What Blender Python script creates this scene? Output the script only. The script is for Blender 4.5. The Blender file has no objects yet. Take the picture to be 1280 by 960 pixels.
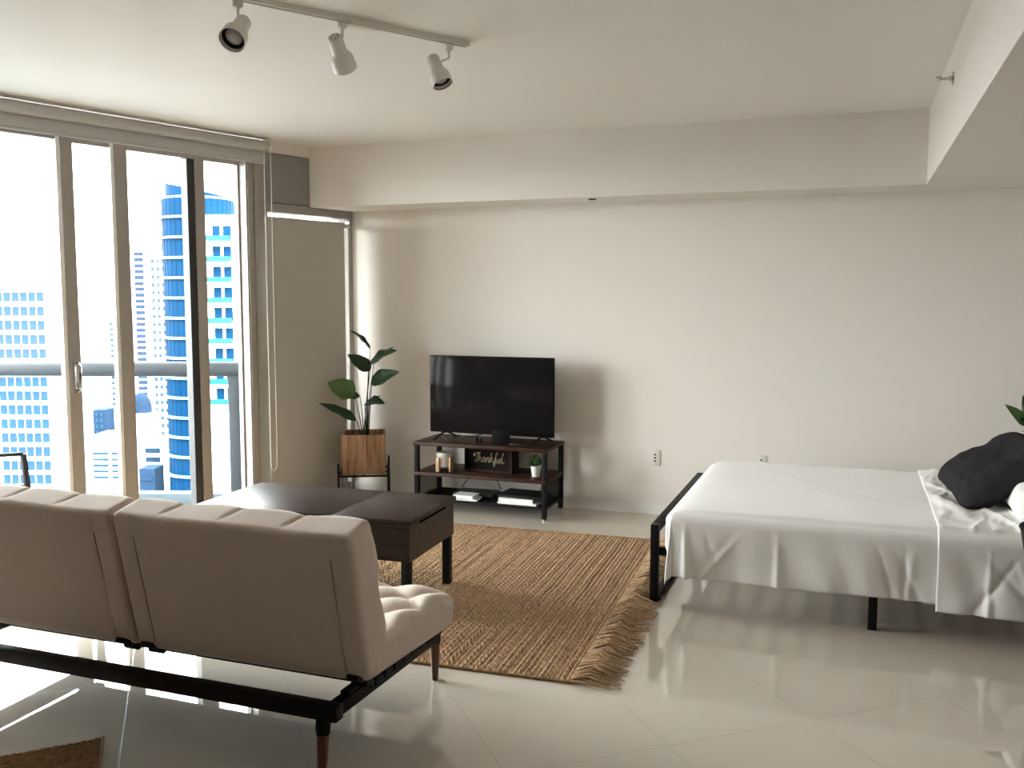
import bpy, bmesh, math, random
from mathutils import Vector, Matrix, noise
random.seed(7)
PI = math.pi
R = math.radians
scene = bpy.context.scene
COL = scene.collection

# ------------------------------------------------------------------ materials
def mat(name, col, rough=0.6, metal=0.0, spec=0.5, var=0.0, vscale=6.0, bump=0.0, bscale=200.0, stretch=(1, 1, 1), coat=0.0, sheen=0.0, trans=0.0):
    m = bpy.data.materials.new(name)
    m.use_nodes = True
    nt = m.node_tree
    b = nt.nodes['Principled BSDF']
    b.inputs['Base Color'].default_value = (*col, 1)
    b.inputs['Roughness'].default_value = rough
    b.inputs['Metallic'].default_value = metal
    b.inputs['Specular IOR Level'].default_value = spec
    b.inputs['Coat Weight'].default_value = coat
    b.inputs['Sheen Weight'].default_value = sheen
    tc = nt.nodes.new('ShaderNodeTexCoord')
    mp = nt.nodes.new('ShaderNodeMapping')
    mp.inputs['Scale'].default_value = stretch
    nt.links.new(tc.outputs['Object'], mp.inputs['Vector'])
    if var > 0:
        n = nt.nodes.new('ShaderNodeTexNoise')
        n.inputs['Scale'].default_value = vscale
        n.inputs['Detail'].default_value = 5
        nt.links.new(mp.outputs['Vector'], n.inputs['Vector'])
        mx = nt.nodes.new('ShaderNodeMix')
        mx.data_type = 'RGBA'
        mx.inputs['A'].default_value = (*[max(0, c * (1 - var)) for c in col], 1)
        mx.inputs['B'].default_value = (*[min(1, c * (1 + var)) for c in col], 1)
        nt.links.new(n.outputs['Fac'], mx.inputs['Factor'])
        nt.links.new(mx.outputs['Result'], b.inputs['Base Color'])
    if bump > 0:
        n2 = nt.nodes.new('ShaderNodeTexNoise')
        n2.inputs['Scale'].default_value = bscale
        n2.inputs['Detail'].default_value = 3
        nt.links.new(mp.outputs['Vector'], n2.inputs['Vector'])
        bp = nt.nodes.new('ShaderNodeBump')
        bp.inputs['Strength'].default_value = bump
        bp.inputs['Distance'].default_value = 0.004
        nt.links.new(n2.outputs['Fac'], bp.inputs['Height'])
        nt.links.new(bp.outputs['Normal'], b.inputs['Normal'])
    if trans > 0:
        out = nt.nodes['Material Output']
        tr = nt.nodes.new('ShaderNodeBsdfTranslucent')
        tr.inputs['Color'].default_value = (*col, 1)
        ms = nt.nodes.new('ShaderNodeMixShader')
        ms.inputs['Fac'].default_value = trans
        nt.links.new(b.outputs['BSDF'], ms.inputs[1])
        nt.links.new(tr.outputs['BSDF'], ms.inputs[2])
        nt.links.new(ms.outputs['Shader'], out.inputs['Surface'])
    return m

def wood(name, dark, light, scale=3.0, axis=0, rough=0.45, spec=0.4, coat=0.0):
    m = bpy.data.materials.new(name)
    m.use_nodes = True
    nt = m.node_tree
    b = nt.nodes['Principled BSDF']
    b.inputs['Roughness'].default_value = rough
    b.inputs['Specular IOR Level'].default_value = spec
    b.inputs['Coat Weight'].default_value = coat
    b.inputs['Coat Roughness'].default_value = 0.2
    tc = nt.nodes.new('ShaderNodeTexCoord')
    mp = nt.nodes.new('ShaderNodeMapping')
    sc = [14.0, 14.0, 14.0]
    sc[axis] = 1.0
    mp.inputs['Scale'].default_value = sc
    nt.links.new(tc.outputs['Object'], mp.inputs['Vector'])
    n = nt.nodes.new('ShaderNodeTexNoise')
    n.inputs['Scale'].default_value = scale
    n.inputs['Detail'].default_value = 8
    n.inputs['Distortion'].default_value = 0.8
    nt.links.new(mp.outputs['Vector'], n.inputs['Vector'])
    cr = nt.nodes.new('ShaderNodeValToRGB')
    cr.color_ramp.elements[0].position = 0.3
    cr.color_ramp.elements[0].color = (*dark, 1)
    cr.color_ramp.elements[1].position = 0.72
    cr.color_ramp.elements[1].color = (*light, 1)
    nt.links.new(n.outputs['Fac'], cr.inputs['Fac'])
    nt.links.new(cr.outputs['Color'], b.inputs['Base Color'])
    bp = nt.nodes.new('ShaderNodeBump')
    bp.inputs['Strength'].default_value = 0.12
    bp.inputs['Distance'].default_value = 0.003
    nt.links.new(n.outputs['Fac'], bp.inputs['Height'])
    nt.links.new(bp.outputs['Normal'], b.inputs['Normal'])
    return m

def thin_glass(name, tint=(0.93, 0.97, 0.97), refl=0.06):
    m = bpy.data.materials.new(name)
    m.use_nodes = True
    nt = m.node_tree
    for n in list(nt.nodes):
        nt.nodes.remove(n)
    out = nt.nodes.new('ShaderNodeOutputMaterial')
    t = nt.nodes.new('ShaderNodeBsdfTransparent')
    t.inputs['Color'].default_value = (*tint, 1)
    g = nt.nodes.new('ShaderNodeBsdfGlossy')
    g.inputs['Roughness'].default_value = 0.02
    fr = nt.nodes.new('ShaderNodeLayerWeight')
    fr.inputs['Blend'].default_value = refl
    mx = nt.nodes.new('ShaderNodeMixShader')
    nt.links.new(fr.outputs['Fresnel'], mx.inputs['Fac'])
    nt.links.new(t.outputs['BSDF'], mx.inputs[1])
    nt.links.new(g.outputs['BSDF'], mx.inputs[2])
    nt.links.new(mx.outputs['Shader'], out.inputs['Surface'])
    return m

def floor_material():
    m = bpy.data.materials.new('polished_porcelain')
    m.use_nodes = True
    nt = m.node_tree
    b = nt.nodes['Principled BSDF']
    tc = nt.nodes.new('ShaderNodeTexCoord')
    sep = nt.nodes.new('ShaderNodeSeparateXYZ')
    nt.links.new(tc.outputs['Object'], sep.inputs['Vector'])
    def mth(op, a, bb=None):
        n = nt.nodes.new('ShaderNodeMath')
        n.operation = op
        for i, v in enumerate((a, bb)):
            if v is None:
                continue
            if isinstance(v, (int, float)):
                n.inputs[i].default_value = v
            else:
                nt.links.new(v, n.inputs[i])
        return n.outputs[0]
    th = R(39.8)
    T = 0.587
    def dist(cx, cy, off):
        s = mth('ADD', mth('MULTIPLY', sep.outputs['X'], cx), mth('MULTIPLY', sep.outputs['Y'], cy))
        s = mth('DIVIDE', mth('SUBTRACT', s, off), T)
        f = mth('ABSOLUTE', mth('SUBTRACT', mth('FRACT', mth('ADD', s, 100.5)), 0.5))
        return f
    f1 = dist(-math.sin(th), math.cos(th), 3.262)
    f2 = dist(math.cos(th), math.sin(th), 0.932)
    g = mth('LESS_THAN', mth('MINIMUM', f1, f2), 0.0032)
    n = nt.nodes.new('ShaderNodeTexNoise')
    n.inputs['Scale'].default_value = 2.5
    n.inputs['Detail'].default_value = 4
    nt.links.new(tc.outputs['Object'], n.inputs['Vector'])
    mx = nt.nodes.new('ShaderNodeMix')
    mx.data_type = 'RGBA'
    mx.inputs['A'].default_value = (0.53, 0.47, 0.395, 1)
    mx.inputs['B'].default_value = (0.59, 0.525, 0.445, 1)
    nt.links.new(n.outputs['Fac'], mx.inputs['Factor'])
    m2 = nt.nodes.new('ShaderNodeMix')
    m2.data_type = 'RGBA'
    m2.inputs['B'].default_value = (0.27, 0.24, 0.19, 1)
    nt.links.new(g, m2.inputs['Factor'])
    nt.links.new(mx.outputs['Result'], m2.inputs['A'])
    nt.links.new(m2.outputs['Result'], b.inputs['Base Color'])
    rr = mth('ADD', mth('MULTIPLY', g, 0.5), 0.02)
    nt.links.new(rr, b.inputs['Roughness'])
    b.inputs['IOR'].default_value = 2.0
    return m

M = {}
M['wall'] = mat('wall_paint', (0.77, 0.725, 0.675), 0.75, var=0.015, vscale=1.5, bump=0.05, bscale=160)
M['ceiling'] = mat('ceiling_paint', (0.80, 0.765, 0.715), 0.85, var=0.015, vscale=1.2, bump=0.05, bscale=120)
M['dark_unseen'] = wood('dark_unseen_wall', (0.05, 0.035, 0.027), (0.11, 0.08, 0.06), 2, axis=2)  # invented dark finish for the unseen rear walls, lowers the fill light
M['grey_panel'] = mat('grey_panel_tone', (0.28, 0.272, 0.26), 0.7, spec=0.2, var=0.02)  # flat grey on the panel above the narrow window
M['frame'] = mat('window_frame_metal', (0.33, 0.305, 0.275), 0.45, spec=0.3, var=0.03, vscale=3)
M['gasket'] = mat('window_gasket', (0.02, 0.02, 0.02), 0.5, var=0.1)
M['white_trim'] = mat('white_trim', (0.78, 0.76, 0.71), 0.45, var=0.01)
M['blind'] = mat('roller_blind_fabric', (0.47, 0.45, 0.41), 0.9, spec=0.1, var=0.03, vscale=2, bump=0.1, bscale=500, trans=0.02)
M['blind_white'] = mat('roller_blind_white', (0.50, 0.49, 0.475), 0.8, spec=0.2, var=0.02, bump=0.1, bscale=500, trans=0.04)
M['white_plastic'] = mat('white_plastic', (0.80, 0.785, 0.74), 0.35, var=0.01)
M['lamp_white'] = mat('white_lamp_enamel', (0.72, 0.69, 0.63), 0.35, var=0.01)
M['black_baffle'] = mat('black_baffle', (0.012, 0.011, 0.010), 0.5, var=0.1)
M['lens'] = mat('bulb_lens', (0.45, 0.45, 0.43), 0.15, spec=0.8, var=0.05)
M['chrome'] = mat('chrome', (0.55, 0.53, 0.50), 0.2, metal=1.0, var=0.02)
M["floor"] = floor_material()
M['glass'] = thin_glass('window_glass')
M['sky_block'] = mat('sky_block_grey', (0.10, 0.10, 0.105), 0.8, spec=0.1, var=0.04)  # dark grey keeps the added slab dim in the floor reflections
M['rail_glass'] = thin_glass('railing_glass', (0.80, 0.93, 0.97), 0.10)
M['jute'] = mat('jute', (0.47, 0.315, 0.19), 0.95, spec=0.1, var=0.7, vscale=55, bump=0.6, bscale=220)
M['jute_dark'] = mat('jute_accent', (0.27, 0.16, 0.08), 0.95, spec=0.1, var=0.6, vscale=55, bump=0.6, bscale=220)
M['linen'] = mat('beige_linen', (0.60, 0.50, 0.425), 0.9, var=0.05, vscale=30, bump=0.25, bscale=450, sheen=0.25)
M['seam'] = mat('linen_seam', (0.20, 0.14, 0.11), 0.9, var=0.1)
M['black_metal'] = mat('black_metal', (0.008, 0.007, 0.007), 0.5, spec=0.12, var=0.15, vscale=20)
M['dark_brown_metal'] = mat('dark_brown_metal', (0.013, 0.008, 0.007), 0.45, spec=0.15, var=0.15)
M['walnut_leg'] = wood('walnut_leg', (0.07, 0.026, 0.013), (0.16, 0.06, 0.028), 4, axis=2)
M['table_wood'] = wood('dark_table_wood', (0.010, 0.0055, 0.0035), (0.036, 0.020, 0.013), 3, axis=0, rough=0.38, spec=0.2)
M['stand_wood'] = wood('rustic_stand_wood', (0.014, 0.006, 0.004), (0.062, 0.027, 0.014), 3, axis=0, rough=0.5, spec=0.22)
M['planter_wood'] = wood('mango_wood', (0.17, 0.088, 0.046), (0.48, 0.30, 0.18), 2.0, axis=2, rough=0.65, spec=0.2)
M['sign_wood'] = wood('sign_wood', (0.010, 0.004, 0.003), (0.036, 0.013, 0.008), 3, axis=0, rough=0.6, spec=0.15)
M['sign_panel'] = mat('sign_panel', (0.008, 0.005, 0.0045), 0.7, spec=0.08, var=0.2)
M['gold'] = mat('gold_lettering', (0.25, 0.19, 0.105), 0.5, metal=0.1, var=0.1)
M['leaf'] = mat('leaf_green', (0.015, 0.042, 0.014), 0.5, spec=0.3, var=0.4, vscale=9)
M['leaf_light'] = mat('leaf_light_green', (0.055, 0.12, 0.022), 0.42, spec=0.5, var=0.35, vscale=9)
M['stem'] = mat('stem_green', (0.022, 0.034, 0.014), 0.7, spec=0.2, var=0.2)
M['soil'] = mat('soil', (0.03, 0.018, 0.010), 0.95, var=0.5, vscale=60, bump=0.8, bscale=90)
M['tv_plastic'] = mat('black_tv_plastic', (0.006, 0.006, 0.006), 0.5, spec=0.1, var=0.1)
M['tv_screen'] = mat('tv_screen', (0.011, 0.0095, 0.010), 0.10, spec=0.05, var=0.02)
M['sheet'] = mat('white_sheet', (0.80, 0.785, 0.76), 0.75, var=0.015, vscale=3, bump=0.12, bscale=120, sheen=0.3)
M['mattress'] = mat('mattress_ticking', (0.72, 0.70, 0.66), 0.9, var=0.02)
M['charcoal'] = mat('charcoal_cotton', (0.024, 0.022, 0.024), 0.95, spec=0.08, var=0.25, vscale=8, bump=0.3, bscale=300)
M['wax'] = mat('candle_wax', (0.62, 0.56, 0.47), 0.5, var=0.03)
M['frosted'] = mat('frosted_jar', (0.55, 0.53, 0.49), 0.35, spec=0.4, var=0.04)
M['amber'] = wood('pale_holder_wood', (0.30, 0.19, 0.10), (0.50, 0.34, 0.20), 3, axis=2, rough=0.35)
M['paper'] = mat('paper', (0.80, 0.79, 0.76), 0.7, var=0.03, vscale=60)
M['dark_cover'] = mat('dark_cover', (0.015, 0.014, 0.014), 0.6, spec=0.1, var=0.2)
M['cable'] = mat('cable_black', (0.012, 0.012, 0.012), 0.5, var=0.1)
M['outlet'] = mat('outlet_plastic', (0.70, 0.68, 0.62), 0.4, var=0.01)
M['slot'] = mat('outlet_slot', (0.015, 0.012, 0.010), 0.6, var=0.1)
M['outdoor_metal'] = mat('outdoor_grey_metal', (0.020, 0.016, 0.015), 0.6, spec=0.06, var=0.1)
M['sling'] = mat('grey_sling', (0.05, 0.048, 0.047), 0.9, spec=0.05, var=0.1)
M['balcony'] = mat('balcony_tile', (0.13, 0.165, 0.19), 0.4, var=0.04)
M['rail_paint'] = mat('rail_paint', (0.050, 0.056, 0.062), 0.6, spec=0.1, var=0.02)
M['concrete'] = mat('white_concrete', (0.78, 0.78, 0.76), 0.8, var=0.04, vscale=0.3)
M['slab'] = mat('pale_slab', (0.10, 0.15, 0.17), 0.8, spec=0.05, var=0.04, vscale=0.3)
M['blue_glass'] = mat('blue_curtain_glass', (0.0016, 0.0135, 0.034), 0.6, spec=0.02, var=0.35, vscale=0.35)
M['sky_glass'] = mat('pale_blue_glass', (0.012, 0.024, 0.040), 0.6, spec=0.02, var=0.5, vscale=0.4)
M['teal_glass'] = mat('teal_balcony_glass', (0.010, 0.050, 0.050), 0.6, spec=0.02, var=0.2, vscale=0.4)
M['blue_grey'] = mat('blue_grey_facade', (0.010, 0.016, 0.030), 0.8, spec=0.02, var=0.15, vscale=0.4)
M['tan'] = mat('tan_facade', (0.30, 0.28, 0.19), 0.8, var=0.1, vscale=0.4)
M['ground'] = mat('city_ground', (0.07, 0.07, 0.068), 0.9, var=0.08, vscale=0.02)

# ------------------------------------------------------------------ mesh builder
class MB:
    def __init__(self):
        self.bm = bmesh.new()
    def box(self, c, s, rot=None, bev=0.0, seg=2):
        r = bmesh.ops.create_cube(self.bm, size=1.0)
        vs = r['verts']
        for v in vs:
            v.co = Vector((v.co.x * s[0], v.co.y * s[1], v.co.z * s[2]))
        if bev > 0:
            es = list({e for v in vs for e in v.link_edges})
            rb = bmesh.ops.bevel(self.bm, geom=es, offset=bev, segments=seg, affect='EDGES', profile=0.5)
            vs = list({v for f in rb['faces'] for v in f.verts} | {v for v in vs if v.is_valid})
        mt = Matrix.Translation(Vector(c))
        if rot is not None:
            mt = mt @ rot
        for v in vs:
            v.co = mt @ v.co
        return self
    def bx(self, x0, x1, y0, y1, z0, z1, bev=0.0):
        return self.box(((x0 + x1) / 2, (y0 + y1) / 2, (z0 + z1) / 2), (abs(x1 - x0), abs(y1 - y0), abs(z1 - z0)), bev=bev)
    def bar(self, a, b, w, h, bev=0.0, up=(0, 0, 1)):
        a, b = Vector(a), Vector(b)
        d = b - a
        x = d.normalized()
        u = Vector(up)
        if abs(x.dot(u)) > 0.98:
            u = Vector((0, 1, 0))
        y = u.cross(x).normalized()
        z = x.cross(y)
        rot = Matrix((x, y, z)).transposed().to_4x4()
        return self.box((a + b) / 2, (d.length, w, h), rot, bev)
    def tube(self, pts, r, n=8, close=False, caps=True):
        pts = [Vector(p) for p in pts]
        rs = r if isinstance(r, (list, tuple)) else [r] * len(pts)
        rings = []
        prev = None
        for i, p in enumerate(pts):
            if close:
                t = (pts[(i + 1) % len(pts)] - pts[i - 1]).normalized()
            else:
                t = (pts[min(i + 1, len(pts) - 1)] - pts[max(i - 1, 0)]).normalized()
            if prev is None:
                u = Vector((0, 0, 1)) if abs(t.z) < 0.9 else Vector((1, 0, 0))
                u = (u - t * u.dot(t)).normalized()
            else:
                u = (prev - t * prev.dot(t))
                u = u.normalized() if u.length > 1e-6 else t.orthogonal().normalized()
            prev = u
            w = t.cross(u)
            rings.append([self.bm.verts.new(p + (u * math.cos(2 * PI * k / n) + w * math.sin(2 * PI * k / n)) * rs[i]) for k in range(n)])
        m = len(rings)
        for i in range(m if close else m - 1):
            a, b = rings[i], rings[(i + 1) % m]
            for k in range(n):
                self.bm.faces.new((a[k], a[(k + 1) % n], b[(k + 1) % n], b[k]))
        if caps and not close:
            self.bm.faces.new(list(reversed(rings[0])))
            self.bm.faces.new(rings[-1])
        return self
    def lathe(self, prof, mt=None, n=32, cap=True):
        mt = mt or Matrix.Identity(4)
        rings = []
        for r, z in prof:
            rings.append([self.bm.verts.new(mt @ Vector((r * math.cos(2 * PI * k / n), r * math.sin(2 * PI * k / n), z))) for k in range(n)])
        for a, b in zip(rings, rings[1:]):
            for k in range(n):
                self.bm.faces.new((a[k], a[(k + 1) % n], b[(k + 1) % n], b[k]))
        if cap:
            self.bm.faces.new(list(reversed(rings[0])))
            self.bm.faces.new(rings[-1])
        return self
    def prism(self, poly, z0, z1):
        lo = [self.bm.verts.new((x, y, z0)) for x, y in poly]
        hi = [self.bm.verts.new((x, y, z1)) for x, y in poly]
        n = len(poly)
        for i in range(n):
            self.bm.faces.new((lo[i], lo[(i + 1) % n], hi[(i + 1) % n], hi[i]))
        self.bm.faces.new(list(reversed(lo)))
        self.bm.faces.new(hi)
        return self
    def grid(self, fn, nu, nv):
        g = [[self.bm.verts.new(fn(i / nu, j / nv)) for j in range(nv + 1)] for i in range(nu + 1)]
        for i in range(nu):
            for j in range(nv):
                self.bm.faces.new((g[i][j], g[i + 1][j], g[i + 1][j + 1], g[i][j + 1]))
        return self
    def cushion(self, s, r, n=(20, 16, 8), disp=None, mt=None):
        h = [x / 2 for x in s]
        tmp = bmesh.new()
        for ax in range(3):
            a1, a2 = (ax + 1) % 3, (ax + 2) % 3
            for sg in (-1, 1):
                g = []
                for i in range(n[a1] + 1):
                    row = []
                    for j in range(n[a2] + 1):
                        p = [0, 0, 0]
                        p[ax] = sg * h[ax]
                        p[a1] = -h[a1] + s[a1] * i / n[a1]
                        p[a2] = -h[a2] + s[a2] * j / n[a2]
                        row.append(tmp.verts.new(p))
                    g.append(row)
                for i in range(n[a1]):
                    for j in range(n[a2]):
                        q = (g[i][j], g[i + 1][j], g[i + 1][j + 1], g[i][j + 1])
                        tmp.faces.new(q if sg > 0 else q[::-1])
        bmesh.ops.remove_doubles(tmp, verts=tmp.verts, dist=1e-5)
        vmap = {}
        for v in tmp.verts:
            c = Vector([max(-(h[k] - r), min(h[k] - r, v.co[k])) for k in range(3)])
            d = v.co - c
            nn = d.normalized()
            q = c + nn * r
            if disp:
                q = disp(q, nn)
            if mt:
                q = mt @ q
            vmap[v] = self.bm.verts.new(q)
        for f in tmp.faces:
            self.bm.faces.new([vmap[v] for v in f.verts])
        tmp.free()
        return self
    def build(self, name, material, parent=None, smooth=35, loc=None, rz=0.0):
        bmesh.ops.recalc_face_normals(self.bm, faces=self.bm.faces)
        me = bpy.data.meshes.new(name)
        self.bm.to_mesh(me)
        self.bm.free()
        me.materials.append(material)
        if smooth:
            me.shade_smooth()
            me.set_sharp_from_angle(angle=R(smooth))
        o = bpy.data.objects.new(name, me)
        COL.objects.link(o)
        if parent:
            o.parent = parent
        if loc is not None:
            o.location = loc
        if rz:
            o.rotation_euler = (0, 0, rz)
        return o

def thing(name, label, cat, loc=(0, 0, 0), rz=0.0, group=None):
    o = bpy.data.objects.new(name, None)
    o.empty_display_size = 0.1
    COL.objects.link(o)
    o.location = loc
    o.rotation_euler = (0, 0, rz)
    o['label'] = label
    o['category'] = cat
    if group:
        o['group'] = group
    return o
def tag(o, label, cat, group=None, kind=None):
    o['label'] = label
    o['category'] = cat
    if group:
        o['group'] = group
    if kind:
        o['kind'] = kind
    return o
def struct(o):
    o['kind'] = 'structure'
    return o
def copy_tree(o, parent=None):
    c = o.copy()
    COL.objects.link(c)
    if parent:
        c.parent = parent
    for ch in list(o.children):
        copy_tree(ch, c)
    return c

# ------------------------------------------------------------------ room shell
ZC, ZS = 2.627, 2.19          # ceiling, soffit underside
YW, YS = 6.387, 6.0           # far wall, soffit face
XB = 0.376                    # face of the dropped ceiling
AZ = R(17.5)
D = Vector((math.sin(AZ), math.cos(AZ), 0))
N = Vector((math.cos(AZ), -math.sin(AZ), 0))
P0 = Vector((-3.69, YW, 0))
RW = R(72.5)
def W(s, off=0.0, z=0.0):     # point on the window wall: s along, off into the room
    p = P0 + D * s + N * off
    return Vector((p.x, p.y, z))
XR, YB = 2.6, -2.2
SE = -9.0
c_far, c_near = W(0.12), W(SE)
poly = [(c_far.x, c_far.y), (XR + 0.1, YW + 0.1), (XR + 0.1, YB - 0.1), (c_near.x, YB - 0.1)]

struct(MB().prism(poly, -0.1, 0.0).build('floor', M['floor'], smooth=0))
struct(MB().prism(poly, ZC, ZC + 0.12).build('ceiling', M['ceiling'], smooth=0))
struct(MB().bx(-3.95, XR, YW, YW + 0.12, 0, ZC).build('wall_back', M['wall'], smooth=0))
struct(MB().bx(XR, XR + 0.12, 1.5, YW, 0, ZC).build('wall_right', M['wall'], smooth=0))
struct(MB().bx(XR - 0.05, XR + 0.12, YB, 1.5, 0, ZC).build('wall_unseen_dark', M['dark_unseen'], smooth=0))  # unseen rear part of the right wall, made dark to cut bounce
struct(MB().bx(c_near.x - 0.3, XR, YB - 0.12, YB, 0, ZC).build('wall_front', M['dark_unseen'], smooth=0))  # unseen wall behind the camera, dark for the same reason
sl = W(-0.405)
struct(MB().prism([(-3.815, YS), (XB, YS), (XB, YW), (-3.692, YW)], ZS, ZC).build('wall_soffit', M['wall'], smooth=0))
struct(MB().bx(XB, XR, YB, YW, ZS, ZC).build('ceiling_dropped', M['wall'], smooth=0))
bb = MB()
bb.bx(-3.69, XR, YW - 0.012, YW, 0.0, 0.066)
bb.bx(-3.69, XR, YW - 0.009, YW, 0.066, 0.074)
struct(bb.build('baseboard_back', M['white_trim'], smooth=0))

# window wall, in its own frame: local x = s, local y = outwards
def wl(name, label=None, cat=None, st=True):
    o = bpy.data.objects.new(name, None)
    COL.objects.link(o)
    o.location = P0
    o.rotation_euler = (0, 0, RW)
    if st:
        o['kind'] = 'structure'
    if label:
        o['label'] = label
        o['category'] = cat
    return o
def wbox(mb, s0, s1, o0, o1, z0, z1, bev=0.0):   # off positive = into the room
    return mb.bx(s0, s1, -o1, -o0, z0, z1, bev)

wall_left = wl('wall_left')
wbox(MB(), SE, -0.82, -0.12, 0.0, 2.50, ZC).build('header', M['wall'], wall_left, 0)
wbox(MB(), SE, -3.75, -0.12, 0.0, 0, 2.50).build('unseen_wall_section', M['wall'], wall_left, 0)  # unseen wall in place of further glazing, to limit the daylight
wbox(MB(), -0.82, 0.10, -0.12, 0.0, 2.20, 2.545).build('grey_panel', M['grey_panel'], wall_left, 0)
wbox(MB(), -0.82, 0.10, -0.12, 0.006, 2.549, ZC).build('upper_band', M['wall'], wall_left, 0)

# jamb between the sliding doors and the narrow window
j = MB()
wbox(j, -0.985, -0.83, -0.10, 0.02, 0, 2.5, 0.003)
wbox(j, -0.925, -0.905, 0.02, 0.035, 0, 2.5, 0.003)
wbox(j, -0.975, -0.962, 0.02, 0.028, 0, 2.5, 0.002)
jm = struct(j.build('trim_1', M['frame'], None, 0, loc=P0, rz=RW))

struct(wbox(MB(), -0.62, 2.0, -0.50, -0.42, -0.2, 2.8).build('wall_light_block', M['concrete'], None, 0, loc=P0, rz=RW))  # slab added outside to block gap light falling on the back wall
# narrow window beside the corner
win = wl('window_1')
f = MB()
wbox(f, -0.83, 0.0, -0.09, 0.015, 2.13, 2.195, 0.003)
wbox(f, -0.045, 0.0, -0.09, 0.012, 0, 2.13, 0.003)
wbox(f, -0.83, -0.79, -0.09, 0.0, 0, 2.13, 0.003)
wbox(f, -0.79, -0.045, -0.09, 0.0, 0, 0.075, 0.003)
f.build('window_frame', M['frame'], win, 0)
wbox(MB(), -0.79, -0.045, -0.055, -0.049, 0.075, 2.13).build('glass', M['glass'], win, 0)

# sliding doors
def door(name, s0, s1, off, l_w, r_w, handle=False, gasket=False, light_edge=False):
    d = wl(name)
    m = MB()
    wbox(m, s0, s0 + l_w, off - 0.045, off, 0.03, 2.49, 0.003)
    wbox(m, s1 - r_w, s1, off - 0.045, off, 0.03, 2.49, 0.003)
    wbox(m, s0 + l_w, s1 - r_w, off - 0.045, off, 0.03, 0.10, 0.003)
    wbox(m, s0 + l_w, s1 - r_w, off - 0.045, off, 2.44, 2.49, 0.003)
    m.build('door_frame', M['frame'], d, 0)
    wbox(MB(), s0 + l_w, s1 - r_w, off - 0.027, off - 0.021, 0.10, 2.44).build('glass', M['glass'], d, 0)
    if gasket:
        g = MB()
        wbox(g, s1 - r_w - 0.055, s1 - r_w, off - 0.075, off - 0.005, 0.03, 2.49, 0.002)
        g.build('gasket', M['gasket'], d, 0)
    if light_edge:
        g = MB()
        wbox(g, s1 - r_w - 0.028, s1 - r_w - 0.006, off - 0.04, off + 0.004, 0.03, 2.49, 0.002)
        g.build('edge_strip', M['white_trim'], d, 0)
    if handle:
        hs = s1 - r_w / 2 + 0.005
        pts = [(hs, -off, 1.13), (hs, -off - 0.035, 1.13), (hs, -off - 0.05, 1.115), (hs, -off - 0.05, 0.985), (hs, -off - 0.035, 0.97), (hs, -off, 0.97)]
        h = MB().tube(pts, 0.008, 10)
        wbox(h, hs - 0.016, hs + 0.016, off, off + 0.008, 0.95, 1.15, 0.003)
        h.build('door_handle', M['chrome'], d)
    return d
door('door_1', -3.32, -2.185, -0.005, 0.07, 0.07, handle=True, light_edge=True)
door('door_2', -2.185, -1.82, -0.055, 0.03, 0.075, light_edge=True)
door('door_3', -1.82, -1.27, -0.055, 0.01, 0.065, gasket=True)
door('door_4', -1.27, -0.985, -0.055, 0.01, 0.012, gasket=False)
door('door_5', -3.75, -3.32, -0.055, 0.07, 0.07)
tr = MB()
wbox(tr, -3.75, -0.985, -0.12, 0.01, 0.0, 0.028, 0.004)
wbox(tr, -3.75, -0.985, -0.03, -0.022, 0.028, 0.036)
struct(tr.build('trim_2', M['frame'], None, 0, loc=P0, rz=RW))

# blind over the sliding doors
bl = thing('roller_blind', 'wide white roller blind rolled up above the sliding glass doors', 'blind', P0, RW)
m = MB()
mt = Matrix.Translation((-3.8, -0.075, 2.572)) @ Matrix.Rotation(PI / 2, 4, 'Y')
m.lathe([(0.036, 0), (0.036, 2.965)], mt, 28)
m.build('roll', M['blind_white'], bl)
m = MB()
mt = Matrix.Translation((-0.835, -0.075, 2.572)) @ Matrix.Rotation(PI / 2, 4, 'Y')
m.lathe([(0.0375, 0), (0.0375, 0.010)], mt, 28)
m.box((-0.83, -0.04, 2.585), (0.006, 0.075, 0.06), bev=0.002)
m.build('end_bracket', M['white_plastic'], bl)
m = MB()
wbox(m, -3.8, -0.835, 0.046, 0.0475, 2.455, 2.55)
m.build('fabric', M['blind_white'], bl, 0)
m = MB()
wbox(m, -3.8, -0.835, 0.042, 0.052, 2.450, 2.468, 0.003)
m.build('bottom_bar', M['blind_white'], bl)
m = MB()
cp = [(-0.846, -0.115, 2.56)] + [(-0.846, -0.118, 2.5 - 0.2 * k) for k in range(11)] + [(-0.849, -0.118, 0.33), (-0.862, -0.118, 0.30), (-0.880, -0.118, 0.295), (-0.897, -0.118, 0.31), (-0.902, -0.118, 0.35)]
cp += [(-0.902, -0.118, 0.5 + 0.2 * k) for k in range(10)] + [(-0.902, -0.118, 2.5), (-0.89, -0.108, 2.57)]
m.tube(cp, 0.0032, 6)
m.build('bead_chain', M['white_trim'], bl)

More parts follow.
